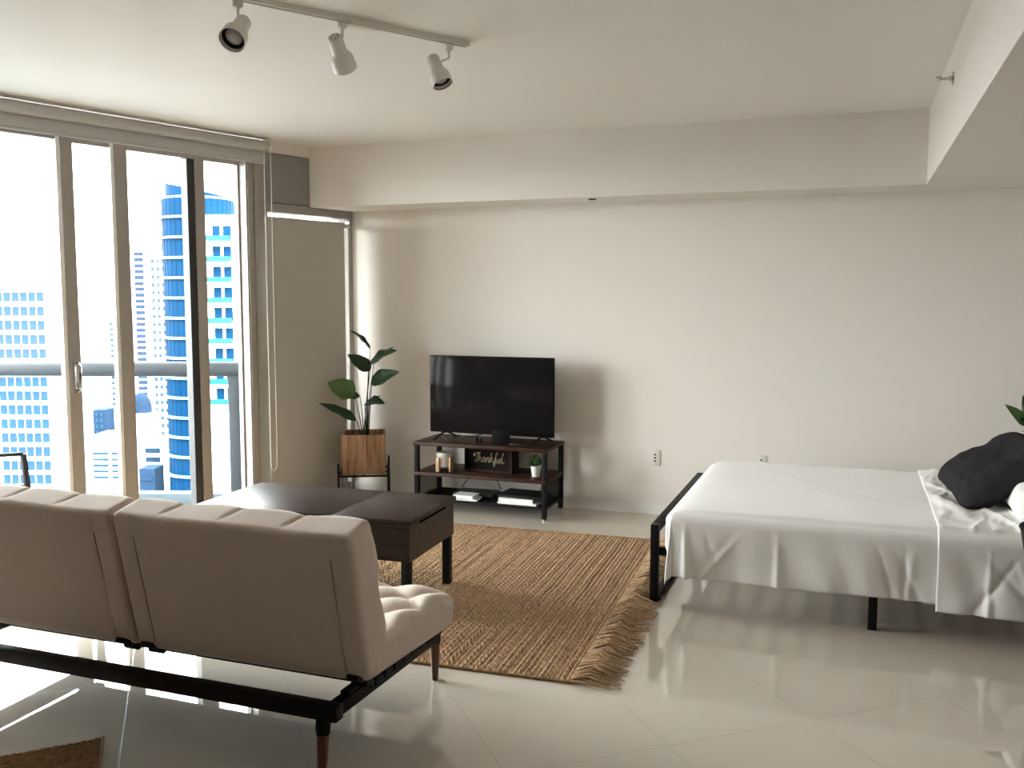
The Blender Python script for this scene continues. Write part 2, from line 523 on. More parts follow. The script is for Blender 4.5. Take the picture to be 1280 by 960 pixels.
# blind over the narrow window
sb = thing('roller_blind', 'beige roller blind pulled down over the narrow corner window', 'blind', P0, RW)
m = MB()
mt = Matrix.Translation((-0.85, -0.037, 2.072)) @ Matrix.Rotation(PI / 2, 4, 'Y')
m.lathe([(0.024, 0), (0.024, 0.735)], mt, 24)
m.build('roll', M['blind'], sb)
m = MB()
mt = Matrix.Translation((-0.115, -0.035, 2.072)) @ Matrix.Rotation(PI / 2, 4, 'Y')
m.lathe([(0.016, 0), (0.016, 0.03), (0.021, 0.03), (0.021, 0.05)], mt, 20)
m.box((-0.062, -0.02, 2.092), (0.005, 0.05, 0.075), bev=0.002)
m.build('end_bracket', M['chrome'], sb)
m = MB()
wbox(m, -0.85, -0.125, 0.0565, 0.0585, 0.03, 2.072)
m.build('fabric', M['blind'], sb, 0)
m = MB()
wbox(m, -0.85, -0.125, 0.052, 0.063, 0.018, 0.04, 0.003)
m.build('bottom_bar', M['blind'], sb)

# ------------------------------------------------------------------ track lights
A_, B_ = Vector((-2.30, 2.69, 0)), Vector((-1.612, 3.80, 0))
TD = (B_ - A_).normalized()
ta = math.atan2(TD.y, TD.x)
def tp(y, z):
    t = (y - A_.y) / (B_.y - A_.y)
    p = A_ + (B_ - A_) * t
    return Vector((p.x, p.y, z))
tk = thing('track_rail', 'white ceiling track rail carrying three spotlights', 'light track', (A_.x, A_.y, ZC), ta)
L = (B_ - A_).length
m = MB()
m.bx(0, L, -0.017, 0.017, -0.008, 0, 0.0)
m.bx(0, L, -0.017, -0.009, -0.022, -0.008)
m.bx(0, L, 0.009, 0.017, -0.022, -0.008)
m.build('channel', M['lamp_white'], tk, 0)
m = MB().bx(0.002, L - 0.004, -0.009, 0.009, -0.014, -0.0085)
m.build('slot', M['slot'], tk, 0)
m = MB().bx(L - 0.004, L + 0.004, -0.018, 0.018, -0.023, 0, 0.001)
m.build('end_cap', M['lamp_white'], tk, 0)
lb = (tp(3.315, 0) - A_).length
m = MB().bx(lb, lb + 0.125, -0.024, 0.024, -0.034, -0.0225, 0.003)
m.build('power_feed', M['lamp_white'], tk)

def spot(label, y, rear, front):
    base = tp(y, ZC - 0.0225)
    o = thing('track_spotlight', label, 'spotlight', base, 0, 'spotlights on the ceiling track')
    rot = Matrix.Rotation(ta, 4, 'Z')
    rear = Vector(rear) - base
    front = Vector(front) - base
    ax = (front - rear).normalized()
    ln = (front - rear).length
    mt = Matrix.Translation(rear) @ ax.to_track_quat('Z', 'Y').to_matrix().to_4x4()
    k = ln / 0.135
    m = MB()
    m.box((0, 0, -0.013), (0.034, 0.02, 0.022), rot, 0.002)
    m.box((0, 0, -0.026), (0.018, 0.018, 0.010), rot, 0.002)
    piv = rear + ax * (0.035 * k)
    m.tube([(0, 0, -0.028), (0, 0, -0.060), (piv.x * 0.3, piv.y * 0.3, -0.068), tuple(piv)], 0.0058, 10)
    m.build('stem', M['lamp_white'], o)
    prof = [(0.0, 0.0), (0.022, 0.0), (0.0262, 0.004), (0.028, 0.010), (0.0285, 0.062), (0.031, 0.072), (0.040, 0.084), (0.0435, 0.094), (0.045, 0.132), (0.0455, 0.135), (0.042, 0.135), (0.0415, 0.128), (0.040, 0.098), (0.0, 0.096)]
    prof = [(max(r * k, 1e-4), z * k) for r, z in prof]
    m = MB().lathe(prof, mt, 36, cap=False)
    sh = m.build('lamp_housing', M['lamp_white'], o)
    m = MB().lathe([(0.0418 * k, 0.1335 * k), (0.0412 * k, 0.120 * k), (0.0395 * k, 0.1005 * k), (0.001, 0.0995 * k)], mt, 36, cap=False)
    m.build('baffle', M['black_baffle'], o)
    m = MB().lathe([(0.029 * k, 0.1015 * k), (0.030 * k, 0.110 * k), (0.024 * k, 0.117 * k), (0.012 * k, 0.121 * k), (0.001, 0.122 * k)], mt, 28, cap=False)
    m.build('bulb', M['lens'], o)
    m = MB()
    for q in range(6):
        a = q * PI / 3
        m.lathe([(0.0001, -0.0006), (0.0028 * k, -0.0006), (0.0028 * k, 0.001)], mt @ Matrix.Translation((0.015 * k * math.cos(a), 0.015 * k * math.sin(a), 0)), 10, cap=False)
    m.build('vent_hole', M['slot'], o)
    return o
spot('white track spotlight nearest the window, tipped to show its dark lamp opening', 2.93, (-2.152, 2.966, 2.541), (-2.131, 2.862, 2.444))
spot('white track spotlight in the middle of the rail, its back and vent holes showing', 3.29, (-1.926, 3.225, 2.532), (-1.940, 3.330, 2.436))
spot('white track spotlight at the far end of the rail, pointing steeply down', 3.72, (-1.733, 3.702, 2.551), (-1.674, 3.686, 2.429))

# ------------------------------------------------------------------ small fittings
sp = thing('fire_sprinkler', 'small chrome sidewall sprinkler on the face of the lowered ceiling', 'sprinkler', (XB, 4.56, 2.483))
m = MB()
mt = Matrix.Rotation(-PI / 2, 4, 'Y')
m.lathe([(0.030, 0.0), (0.028, 0.006), (0.010, 0.008), (0.010, 0.02)], mt, 24)
m.build('escutcheon', M['chrome'], sp)
m = MB()
m.tube([(-0.015, -0.010, 0), (-0.035, -0.014, 0), (-0.055, -0.004, 0)], 0.003, 8)
m.tube([(-0.015, 0.010, 0), (-0.035, 0.014, 0), (-0.055, 0.004, 0)], 0.003, 8)
m.tube([(-0.018, 0, 0), (-0.05, 0, 0)], 0.0035, 8)
m.build('frame_arms', M['chrome'], sp)
m = MB()
m.box((-0.060, 0, 0.008), (0.022, 0.034, 0.003), bev=0.001)
m.box((-0.056, 0, 0), (0.004, 0.030, 0.014), bev=0.001)
m.build('deflector', M['chrome'], sp)
m = MB().lathe([(0.028, 0.0), (0.028, -0.004), (0.02, -0.006)], None, 24)
cv = m.build('cover_plate', M['black_metal'], loc=(-1.68, 6.12, ZS))
tag(cv, 'tiny dark round plate under the back wall soffit, above the television', 'plate')

def outlet(x, z, label):
    o = thing('wall_outlet', label, 'outlet', (x, YW, z), 0)
    MB().box((0, -0.003, 0), (0.072, 0.006, 0.116), bev=0.002).build('cover', M['outlet'], o)
    m = MB()
    for zz in (0.024, 0, -0.022):
        m.box((0, -0.0065, zz), (0.013, 0.002, 0.011), bev=0.0005)
    m.build('socket', M['slot'], o)
    return o
outlet(-1.28, 0.405, 'white wall outlet between the television stand and the bed')
outlet(-0.555, 0.41, 'white wall outlet just showing above the far edge of the bed')

# ------------------------------------------------------------------ rugs
def rug(name, label, origin, rz, sx, sy, m_rib, m_fr, rib=0.0165, fringe_right=True, curl=0.0, fringe_left=True, seed=1):
    o = thing(name, label, 'rug', origin, rz)
    rnd = random.Random(seed)
    nx, ny = int(sx / rib * 4), int(sy / 0.009)
    rh = [rnd.uniform(0.7, 1.1) for _ in range(97)]
    rp = [rnd.uniform(0, 6.28) for _ in range(97)]
    verts, faces = [], []
    for i in range(nx + 1):
        x = -sx + sx * i / nx
        row = math.floor((x + sx) / rib)
        a = abs(math.sin(PI * (x + sx) / rib))
        wob = 0.006 * math.sin(row * 1.7)
        for k in range(ny + 1):
            y = sy * k / ny
            seg = 0.5 + 0.5 * math.sin(2 * PI * y / 0.042 + rp[row % 97] + 1.2 * noise.noise((row * 3.7, y * 7, 0)))
            nz = noise.noise((x * 9, y * 9, 0.3))
            h = 0.003 + 0.014 * (a ** 0.8) * (0.30 + 0.70 * seg) * rh[row % 97] + 0.004 * nz
            e = 0.004 * noise.noise((x * 3, y * 3, 5.1))
            cz = 0.0
            if curl:
                dd = max(0.0, 0.30 - math.hypot(x, y)) / 0.30
                cz = curl * dd * dd
            if i in (0, nx) or k in (0, ny):
                h = 0.001
            verts.append((x + wob + e, y + e + wob * (0.5 if 0 < k < ny else 0.8), max(0.001, h) + cz))
    for i in range(nx):
        for k in range(ny):
            q = i * (ny + 1) + k
            faces.append((q, q + ny + 1, q + ny + 2, q + 1))
    me = bpy.data.meshes.new('woven_field')
    me.from_pydata(verts, [], faces)
    me.materials.append(m_rib)
    me.shade_smooth()
    w = bpy.data.objects.new('woven_field', me)
    COL.objects.link(w)
    w.parent = o
    b = MB()
    b.tube([(-sx + sx * t / 60, 0.0, 0.006 + (curl * (max(0, 0.3 - abs(-sx + sx * t / 60)) / 0.3) ** 2 if curl else 0)) for t in range(61)], 0.006, 6)
    b.build('bound_edge', m_fr, o)
    MB().tube([(-sx + sx * t / 60, sy, 0.006) for t in range(61)], 0.006, 6).build('bound_edge', m_fr, o)
    for side, on in ((1, fringe_right), (-1, fringe_left)):
        if not on:
            continue
        b = MB()
        cnt = int(sy / 0.0072)
        for q in range(cnt):
            y = sy * (q + rnd.random()) / cnt
            tuft = math.floor(y / 0.05) * 0.05 + 0.025
            ln = 0.13 + 0.07 * rnd.random()
            y2 = tuft + (y - tuft) * 0.6 + rnd.uniform(-0.03, 0.03) - 0.015
            z0 = 0.008 + rnd.uniform(0, 0.006)
            zz = rnd.uniform(0.002, 0.034)
            x0 = 0.0 if side > 0 else -sx
            pts = [(x0 - side * 0.015, y, z0), (x0 + side * ln * 0.35, y + (y2 - y) * 0.4 + rnd.uniform(-.014, .014), z0 + zz), (x0 + side * ln * 0.7, y2 + rnd.uniform(-.012, .012), 0.5 * zz + 0.005), (x0 + side * ln, y2 + rnd.uniform(-.02, .02), 0.004 + rnd.uniform(0, 0.008))]
            b.tube(pts, [0.0040, 0.0042, 0.0038, 0.0024], 5)
        fr = b.build('fringe', m_rib, o)
        fr['kind'] = 'stuff'
    return o
rug('jute_rug', 'large brown woven jute rug with fringed end under the coffee table', (-0.995, 3.40, 0), R(2.6), 2.95, 2.27, M['jute'], M['jute_dark'], seed=3)
rug('jute_rug', 'brown jute mat with a lifted corner on the floor behind the sofa', (-2.372, 2.376, 0), R(131), 0.8, 1.0, M['jute_dark'], M['jute_dark'], rib=0.012, fringe_right=False, fringe_left=False, curl=0.012, seed=5)

# ------------------------------------------------------------------ sofa
so = thing('futon_sofa', 'beige tufted futon sofa with two-part back, seen from behind', 'sofa', (-2.33, 2.85, 0))
SX = 0.93
def tuft(u, v, a):
    p, q = (u + v) / a, (u - v) / a
    return abs(math.sin(PI * p) * math.sin(PI * q)) ** 0.5
def seat_disp(sx, sy, sz, a):
    def f(p, n):
        q = p.copy()
        if n.z > 0.25:
            w = min(1.0, (n.z - 0.25) / 0.6)
            edge = min(1.0, min(sx / 2 - abs(p.x), sy / 2 - abs(p.y)) / 0.10 + 0.25)
            t = tuft(p.x - 0.08, p.y + 0.04, a)
            q.z += w * edge * (0.034 * t - 0.026)
        if abs(n.x) > 0.6 or abs(n.y) > 0.6:
            c = p.y if abs(n.x) > 0.6 else p.x
            k = ((c + 0.04) / (a * 0.5)) % 1.0
            k = min(k, 1 - k)
            fall = max(0.0, min(1.0, (p.z + sz * 0.28) / (sz * 0.6)))
            q -= n * (0.008 * math.exp(-(k / 0.07) ** 2) * fall)
            q -= n * 0.0015 * noise.noise((p.x * 14, p.y * 14, p.z * 14))
        return q
    return f
seat_objs = []
for sgn in (-1, 1):
    m = MB()
    m.cushion((SX - 0.006, 0.70, 0.155), 0.055, (64, 52, 14), seat_disp(SX, 0.70, 0.155, 0.235), Matrix.Translation((sgn * SX / 2, 0.005, 0.345)) @ Matrix.Rotation(R(-3.0), 4, 'X'))
    st = m.build('seat_cushion', M['linen'], so, 60)
    a = 0.235
    bproto_ = None
    for i in range(-6, 7):
        for k in range(-6, 7):
            bu, bv = (i + k) * a / 2 + 0.08, (i - k) * a / 2 - 0.04
            if abs(bu) < SX / 2 - 0.06 and abs(bv) < 0.28:
                if bproto_ is None:
                    bproto_ = MB().lathe([(0.001, 0.006), (0.007, 0.005), (0.011, 0.0), (0.009, -0.004)], None, 12, cap=False).build('button', M['linen'], st)
                    bo = bproto_
                else:
                    bo = bproto_.copy()
                    COL.objects.link(bo)
                    bo.parent = st
                bo.location = (sgn * SX / 2 + bu, 0.005 + bv, 0.399 - bv * 0.052)
tilt = R(12.5)
BH, BT = 0.50, 0.150
def back_disp(sx):
    def f(p, n):
        q = p.copy()
        if n.y > 0.3:
            q.y += 0.022 * tuft(p.x, p.z, 0.235) - 0.012
        if n.z > 0.5:
            for xc in (-0.27, -0.03, 0.21):
                q.z -= 0.006 * math.exp(-((p.x - xc - p.y * 0.25) / 0.008) ** 2) * max(0.0, min(1, (p.y + 0.055) / 0.05))
            q.z += 0.002 * math.cos(p.x * 12)
        if n.y < -0.6:
            q.y += 0.0035 * noise.noise((p.x * 4, p.z * 4, 2.0))
            for xs, sg in ((-sx / 2 + 0.085, 1), (sx / 2 - 0.085, -1)):
                q.y += 0.004 * math.exp(-((p.x - xs) / 0.006) ** 2)
        return q
    return f
for sgn in (-1, 1):
    mt = Matrix.Translation((sgn * SX / 2, -0.348, 0.31)) @ Matrix.Rotation(tilt, 4, 'X') @ Matrix.Translation((0, BT / 2, BH / 2))
    m = MB()
    m.cushion((SX - 0.008, BT, BH), 0.022, (100, 14, 44), back_disp(SX), mt)
    bk = m.build('backrest', M['linen'], so, 60)
    for xs in (-SX / 2 + 0.085, SX / 2 - 0.085):
        s_ = MB()
        s_.tube([mt @ Vector((xs, -BT / 2 + 0.0028, -BH / 2 + 0.02 + (BH - 0.10) * t / 10)) for t in range(11)], 0.0016, 6)
        s_.build('seam', M['seam'], bk)
    s_ = MB()
    s_.tube([mt @ Vector((-SX / 2 + 0.03 + (SX - 0.06) * t / 10, -BT / 2 + 0.001, BH / 2 - 0.065)) for t in range(11)], 0.0012, 6)
    s_.build('top_seam', M['linen'], bk)
    e = sgn * SX / 2
    for hx in (e - SX / 2 + 0.05, e + SX / 2 - 0.06):
        h = MB()
        h.bar((hx, -0.36, 0.318), (hx, -0.25, 0.262), 0.045, 0.018, 0.004)
        h.lathe([(0.016, -0.028), (0.016, 0.028)], Matrix.Translation((hx, -0.30, 0.282)) @ Matrix.Rotation(PI / 2, 4, 'Y'), 16)
        h.build('hinge', M['black_metal'], so)
m = MB()
m.bx(-0.905, 0.865, -0.45, -0.405, 0.205, 0.255, 0.003)
m.build('cross_rail', M['dark_brown_metal'], so)
m = MB()
for k in range(8):
    m.bx(-0.88, 0.88, -0.22 + k * 0.068, -0.162 + k * 0.068, 0.236, 0.262, 0.002)
m.bx(-0.86, -0.81, -0.22, 0.32, 0.226, 0.24)
m.bx(0.83, 0.86, -0.22, 0.32, 0.226, 0.24)
m.build('reflection_block', M['black_metal'], so, 0)  # unseen slats added to cut window reflections beneath the sofa
for sx in (-0.905, 0.805):
    m = MB()
    m.bar((sx, -0.43, 0.205), (sx, 0.40, 0.185), 0.042, 0.045, 0.003)
    m.bar((sx, -0.30, 0.225), (sx, 0.33, 0.215), 0.03, 0.03, 0.003)
    m.build('side_rail', M['black_metal'], so)
    for sy in (-0.43, 0.40):
        lg = MB()
        dy = -0.012 if sy < 0 else 0.0
        zt = 0.170
        lg.tube([(sx, sy, zt), (sx, sy + dy * 0.5, zt * 0.5), (sx, sy + dy, 0.0)], [0.0205, 0.0175, 0.0125], 20)
        lo = lg.build('leg', M['walnut_leg'], so)
        c = MB().lathe([(0.0225, 0.155), (0.024, 0.175), (0.024, 0.205), (0.020, 0.212)], Matrix.Translation((sx, sy, 0)), 20)
        c.build('leg_collar', M['black_metal'], lo)

# ------------------------------------------------------------------ coffee table
ct = thing('coffee_table', 'dark wood lift-top coffee table with black legs on the rug', 'coffee table', (-1.924, 3.84, 0), R(2.5))
TX, TY = 1.19, 0.597
m = MB().bx(-TX, -0.422, 0, TY, 0.452, 0.475, 0.002)
m.build('lift_top', M['table_wood'], ct)
m = MB().bx(-0.419, 0, 0, TY, 0.452, 0.475, 0.002)
m.build('fixed_top', M['table_wood'], ct)
m = MB()
i_ = 0.012
m.bx(-TX + i_, -i_, i_, i_ + 0.018, 0.272, 0.425)
m.bx(-TX + i_, -TX + 0.14, i_, i_ + 0.018, 0.425, 0.4515)
m.bx(-0.30, -i_, i_, i_ + 0.018, 0.425, 0.4515)
m.bx(-TX + i_, -i_, TY - i_ - 0.018, TY - i_, 0.272, 0.4515)
m.build('long_panel', M['table_wood'], ct, 0)
for xx in (-i_ - 0.018, -TX + i_):
    m = MB()
    y0, y1 = i_ + 0.0182, TY - i_ - 0.0182
    m.bx(xx, xx + 0.018, y0, y1, 0.272, 0.432)
    m.bx(xx, xx + 0.018, y0, y0 + 0.10, 0.432, 0.4515)
    m.bx(xx, xx + 0.018, y1 - 0.10, y1, 0.432, 0.4515)
    m.build('end_panel', M['table_wood'], ct, 0)
m = MB()
m.bx(-TX + 0.031, -0.031, 0.031, TY - 0.031, 0.275, 0.402)
m.bx(-TX + 0.06, -0.06, 0.05, TY - 0.05, 0.40, 0.44)
m.build('inner_tray', M['black_metal'], ct, 0)
for xx in (-0.018 - 0.042, -TX + 0.018):
    for yy in (0.018, TY - 0.018 - 0.042):
        m = MB().bx(xx, xx + 0.042, yy, yy + 0.042, 0.011, 0.273, 0.002)
        m.build('leg', M['black_metal'], ct)

# ------------------------------------------------------------------ television stand
X0, X1, Y0, Y1 = -2.925, -1.93, 5.90, 6.315
SH = 0.50
ts = thing('tv_stand', 'dark wood and black metal three-tier stand against the far wall', 'tv stand', (X0, Y0, 0))
wx, wy = X1 - X0, Y1 - Y0
MB().bx(-0.004, wx + 0.004, -0.006, wy, SH - 0.024, SH, 0.002).build('top_board', M['stand_wood'], ts)
MB().bx(0.0, wx, 0.002, wy, 0.258, 0.282, 0.002).build('shelf', M['stand_wood'], ts)
def mesh_panel(mb, o, u, v, lu, lv, step, r=0.0011):
    o, u, v = Vector(o), Vector(u), Vector(v)
    n = int((lu + lv) / step) + 1
    for i in range(1, n):
        c = i * step
        a0 = max(0.0, c - lv)
        a1 = min(lu, c)
        if a1 - a0 < 1e-4:
            continue
        for flip in (0, 1):
            p = [(a0, c - a0), (a1, c - a1)]
            pts = []
            for (a, b) in p:
                if flip:
                    a = lu - a
                pts.append(o + u * a + v * b)
            mb.tube(pts, r, 4, caps=False)
t_ = 0.032
for xx in (0.0, wx - t_):
    for yy in (0.004, wy - t_):
        lg = MB().bx(xx, xx + t_, yy, yy + t_, 0.014, SH - 0.024, 0.0015).build('leg', M['black_metal'], ts)
        MB().lathe([(0.010, 0.0), (0.013, 0.003), (0.013, 0.010), (0.008, 0.014)], Matrix.Translation((xx + t_ / 2, yy + t_ / 2, 0)), 14).build('foot', M['chrome'], lg)
m = MB()
for yy in (0.010, wy - 0.026):
    m.bx(t_, wx - t_, yy, yy + 0.02, 0.075, 0.095)
for xx in (0.006, wx - 0.026):
    m.bx(xx, xx + 0.02, t_, wy - t_, 0.075, 0.095)
    m.bx(xx, xx + 0.02, t_, wy - t_, 0.240, 0.2575)
m.build('lower_frame', M['black_metal'], ts, 0)
m = MB()
mesh_panel(m, (0.03, 0.03, 0.090), (1, 0, 0), (0, 1, 0), wx - 0.06, wy - 0.06, 0.020, 0.0022)
m.build('mesh_shelf', M['black_metal'], ts, 0)
for xx in (0.016, wx - 0.016):
    m = MB()
    mesh_panel(m, (xx, t_, 0.095), (0, 1, 0), (0, 0, 1), wy - 2 * t_, 0.145, 0.022, 0.0024)
    m.build('mesh_side', M['black_metal'], ts, 0)

# television
tv = thing('television', 'flat black television standing on the dark wood stand', 'television', (-2.4175, 6.11, SH))
m = MB()
m.box((0, 0.012, 0.328), (0.952, 0.024, 0.562), bev=0.004)
m.box((0, 0.045, 0.27), (0.62, 0.05, 0.36), bev=0.015)
m.build('casing', M['tv_plastic'], tv)
MB().box((0, -0.0008, 0.331), (0.938, 0.002, 0.543), bev=0.0005).build('screen', M['tv_screen'], tv)
for sx in (-0.36, 0.385):
    m = MB()
    m.bar((sx, 0.010, 0.055), (sx - 0.035, -0.115, 0.006), 0.012, 0.010, 0.002)
    m.bar((sx, 0.014, 0.055), (sx + 0.035, 0.135, 0.006), 0.012, 0.010, 0.002)
    m.box((sx, 0.012, 0.052), (0.03, 0.02, 0.02), bev=0.003)
    m.build('foot', M['tv_plastic'], tv)

sbx = thing('streaming_box', 'small black media box standing in front of the television', 'media box', (-2.285, 5.975, SH), R(8))
MB().box((0, 0, 0.053), (0.125, 0.03, 0.098), bev=0.004).build('case', M['tv_plastic'], sbx)
MB().box((0, 0, 0.004), (0.09, 0.06, 0.008), bev=0.002).build('base', M['tv_plastic'], sbx)
m = MB()
m.tube([(-2.78, 6.06, SH + 0.03), (-2.72, 6.03, SH + 0.004), (-2.62, 6.03, SH + 0.005), (-2.54, 6.05, SH + 0.03), (-2.48, 6.12, SH + 0.05)], 0.004, 8)
tag(m.build('power_cable', M['cable']), 'black power cable lying below the left of the television', 'cable')
m = MB()
m.tube([(-2.225, 5.975, SH + 0.006), (-2.17, 5.965, SH + 0.012), (-2.12, 5.975, SH + 0.006), (-2.09, 6.02, SH + 0.005)], 0.006, 8)
tag(m.build('power_cable', M['cable']), 'short black cable beside the media box', 'cable')
us = thing('usb_adapter', 'small black adapter plug lying left of the media box', 'adapter', (-2.47, 5.99, SH), R(20))
MB().box((0, 0, 0.022), (0.02, 0.02, 0.04), bev=0.003).build('body', M['tv_plastic'], us)
MB().box((0.028, 0.01, 0.016), (0.015, 0.02, 0.03), bev=0.003).build('plug', M['tv_plastic'], us)
for label, pts in (('black cable curving behind the candle to the lowest shelf', [(-2.56, 6.33, 0.47), (-2.62, 6.335, 0.42), (-2.70, 6.335, 0.34), (-2.70, 6.335, 0.24), (-2.69, 6.335, 0.17), (-2.74, 6.335, 0.10)]),
                   ('black cable hanging behind the middle of the stand', [(-2.47, 6.335, 0.45), (-2.46, 6.335, 0.25), (-2.455, 6.335, 0.18), (-2.42, 6.335, 0.10)]),
                   ('black cable hanging behind the right of the stand', [(-2.10, 6.335, 0.42), (-2.095, 6.335, 0.2), (-2.12, 6.335, 0.10)])):
    m = MB()
    P = [Vector(p) for p in pts]
    fine = []
    for i in range(len(P) - 1):
        p0, p1, p2, p3 = P[max(0, i - 1)], P[i], P[i + 1], P[min(len(P) - 1, i + 2)]
        for k in range(6):
            t = k / 6
            fine.append(0.5 * ((2 * p1) + (p2 - p0) * t + (2 * p0 - 5 * p1 + 4 * p2 - p3) * t * t + (3 * p1 - p0 - 3 * p2 + p3) * t ** 3))
    fine.append(P[-1])
    m.tube(fine, 0.0035, 8)
    tag(m.build('hanging_cable', M['cable']), label, 'cable', 'cables hanging behind the stand')

# candle in a holder
ZSH = 0.282
cd = thing('candle', 'pale candle jar in a wooden four-post holder on the middle shelf', 'candle', (-2.735, 6.02, ZSH), R(20))
m = MB().lathe([(0.056, 0.034), (0.060, 0.040), (0.060, 0.135), (0.056, 0.137), (0.0555, 0.118)], None, 32)
m.build('jar', M['frosted'], cd)
MB().lathe([(0.050, 0.1182), (0.050, 0.1205)], None, 28).build('wax', M['wax'], cd)
m = MB()
for a in range(4):
    an = a * PI / 2 + PI / 4
    m.box((0.068 * math.cos(an), 0.068 * math.sin(an), 0.052), (0.014, 0.034, 0.104), Matrix.Rotation(an, 4, 'Z'), 0.002)
m.box((0, 0, 0.026), (0.125, 0.018, 0.014), Matrix.Rotation(PI / 4, 4, 'Z'), 0.002)
m.box((0, 0, 0.0265), (0.018, 0.125, 0.0145), Matrix.Rotation(PI / 4, 4, 'Z'), 0.002)
m.build('holder', M['amber'], cd)

# box sign
sg = thing('box_sign', 'dark wooden box sign reading Thankful on the middle shelf', 'sign', (-2.235, 6.055, ZSH), R(-7))
SWd, SHt, SDp = 0.385, 0.185, 0.115
m = MB()
m.bx(-SWd, 0, 0, SDp, 0, 0.014)
m.bx(-SWd, 0, 0, SDp, SHt - 0.014, SHt)
m.bx(-SWd, -SWd + 0.014, 0, SDp, 0.014, SHt - 0.014)
m.bx(-0.014, 0, 0, SDp, 0.014, SHt - 0.014)
m.build('box_frame', M['sign_wood'], sg, 0)
m = MB().bx(-SWd + 0.0142, -0.0142, 0.014, 0.022, 0.0142, SHt - 0.0142)
m.build('panel', M['sign_panel'], sg, 0)
strokes = [
    [(0.02, .78), (-.02, .62), (.06, .55), (.16, .80), (.40, .86), (.62, .84)], [(.42, .98), (.36, .6), (.28, .2), (.18, .02), (.06, .06)],
    [(.62, 1.0), (.54, .5), (.46, .02), (.52, .30), (.64, .46), (.72, .38), (.68, .10), (.76, .04), (.84, .14)],
    [(1.10, .42), (.96, .46), (.86, .22), (.92, .02), (1.04, .12), (1.12, .44), (1.08, .10), (1.16, .04), (1.22, .14)],
    [(1.26, .44), (1.22, .02), (1.30, .32), (1.42, .46), (1.48, .36), (1.44, .08), (1.52, .04), (1.60, .16)],
    [(1.76, 1.0), (1.66, .5), (1.60, .02)], [(1.64, .24), (1.84, .50), (1.74, .28), (1.84, .06), (1.96, .08), (2.04, .2)],
    [(2.04, .2), (2.26, .92), (2.32, 1.02), (2.20, .80), (2.10, .1), (2.02, -.30), (1.98, -.1), (2.16, .14), (2.26, .2)],
    [(2.30, .44), (2.24, .12), (2.34, .02), (2.46, .20), (2.54, .46), (2.48, .10), (2.56, .04), (2.66, .2)],
    [(2.66, .2), (2.86, .86), (2.92, 1.02), (2.82, .80), (2.74, .1), (2.84, .02), (2.98, .2)],
]
m = MB()
k_ = 0.083
def catm(P, n=6):
    P = [Vector((*p, 0)) for p in P]
    out = []
    for i in range(len(P) - 1):
        p0, p1, p2, p3 = P[max(0, i - 1)], P[i], P[i + 1], P[min(len(P) - 1, i + 2)]
        for q in range(n):
            t = q / n
            out.append(0.5 * ((2 * p1) + (p2 - p0) * t + (2 * p0 - 5 * p1 + 4 * p2 - p3) * t * t + (3 * p1 - p0 - 3 * p2 + p3) * t ** 3))
    out.append(P[-1])
    return out
for s in strokes:
    m.tube([(-SWd + 0.072 + p.x * k_, 0.0135, 0.066 + p.y * k_ * 0.9) for p in catm(s)], 0.0036, 6)
m.build('lettering', M['gold'], sg)

# small plant on the shelf
pp = thing('potted_plant', 'small green plant in a white pot at the right of the middle shelf', 'plant', (-2.045, 6.03, ZSH))
m = MB().lathe([(0.024, 0.0), (0.026, 0.002), (0.036, 0.072), (0.037, 0.075), (0.033, 0.075), (0.032, 0.066), (0.001, 0.064)], None, 24, cap=False)
m.build('pot', M['white_plastic'], pp)

def leaf(mb, base, tip, width, nrm, droop=0.0, fold=0.15, nu=12, nv=6, wave=0.0, shape=0.45):
    base, tip = Vector(base), Vector(tip)
    d = tip - base
    ln = d.length
    t = d.normalized()
    n = Vector(nrm)
    n = (n - t * n.dot(t)).normalized()
    s = n.cross(t)
    def f(u, v):
        w = (math.sin(PI * min(1.0, u ** (0.75 if shape < 0.5 else 1.0))) ** 0.8) * (1 - 0.25 * u) if 0 < u < 1 else 0.0
        vv = (v - 0.5) * 2
        p = base + d * u + n * (droop * math.sin(PI * u) * ln)
        p = p + s * (vv * w * width / 2)
        p = p + n * (abs(vv) * w * width / 2 * fold)
        p = p + n * (wave * width * math.sin(u * 14 + vv * 2) * abs(vv) * w)
        p = p + n * (0.0012 if False else 0.0)
        return p
    mb.grid(f, nu, nv)
rl = random.Random(4)
fm = MB()
for q in range(46):
    a = rl.uniform(0, 2 * PI)
    el = rl.uniform(0.15, 1.45)
    ln = rl.uniform(0.045, 0.085)
    dv = Vector((math.cos(a) * math.cos(el), math.sin(a) * math.cos(el), math.sin(el)))
    bpt = Vector((math.cos(a) * 0.012, math.sin(a) * 0.012, 0.070 + rl.uniform(0, 0.025)))
    tp_ = bpt + dv * ln
    tp_.z = min(tp_.z, 0.185)
    leaf(fm, bpt, tp_, 0.024, Vector((0.2, -0.3, 1)), 0.1, 0.2, 5, 2)
fo = fm.build('foliage', mat('small_leaf_green', (0.03, 0.10, 0.022), 0.5, var=0.4, vscale=40), pp)
fo.modifiers.new('th', 'SOLIDIFY').thickness = 0.0008

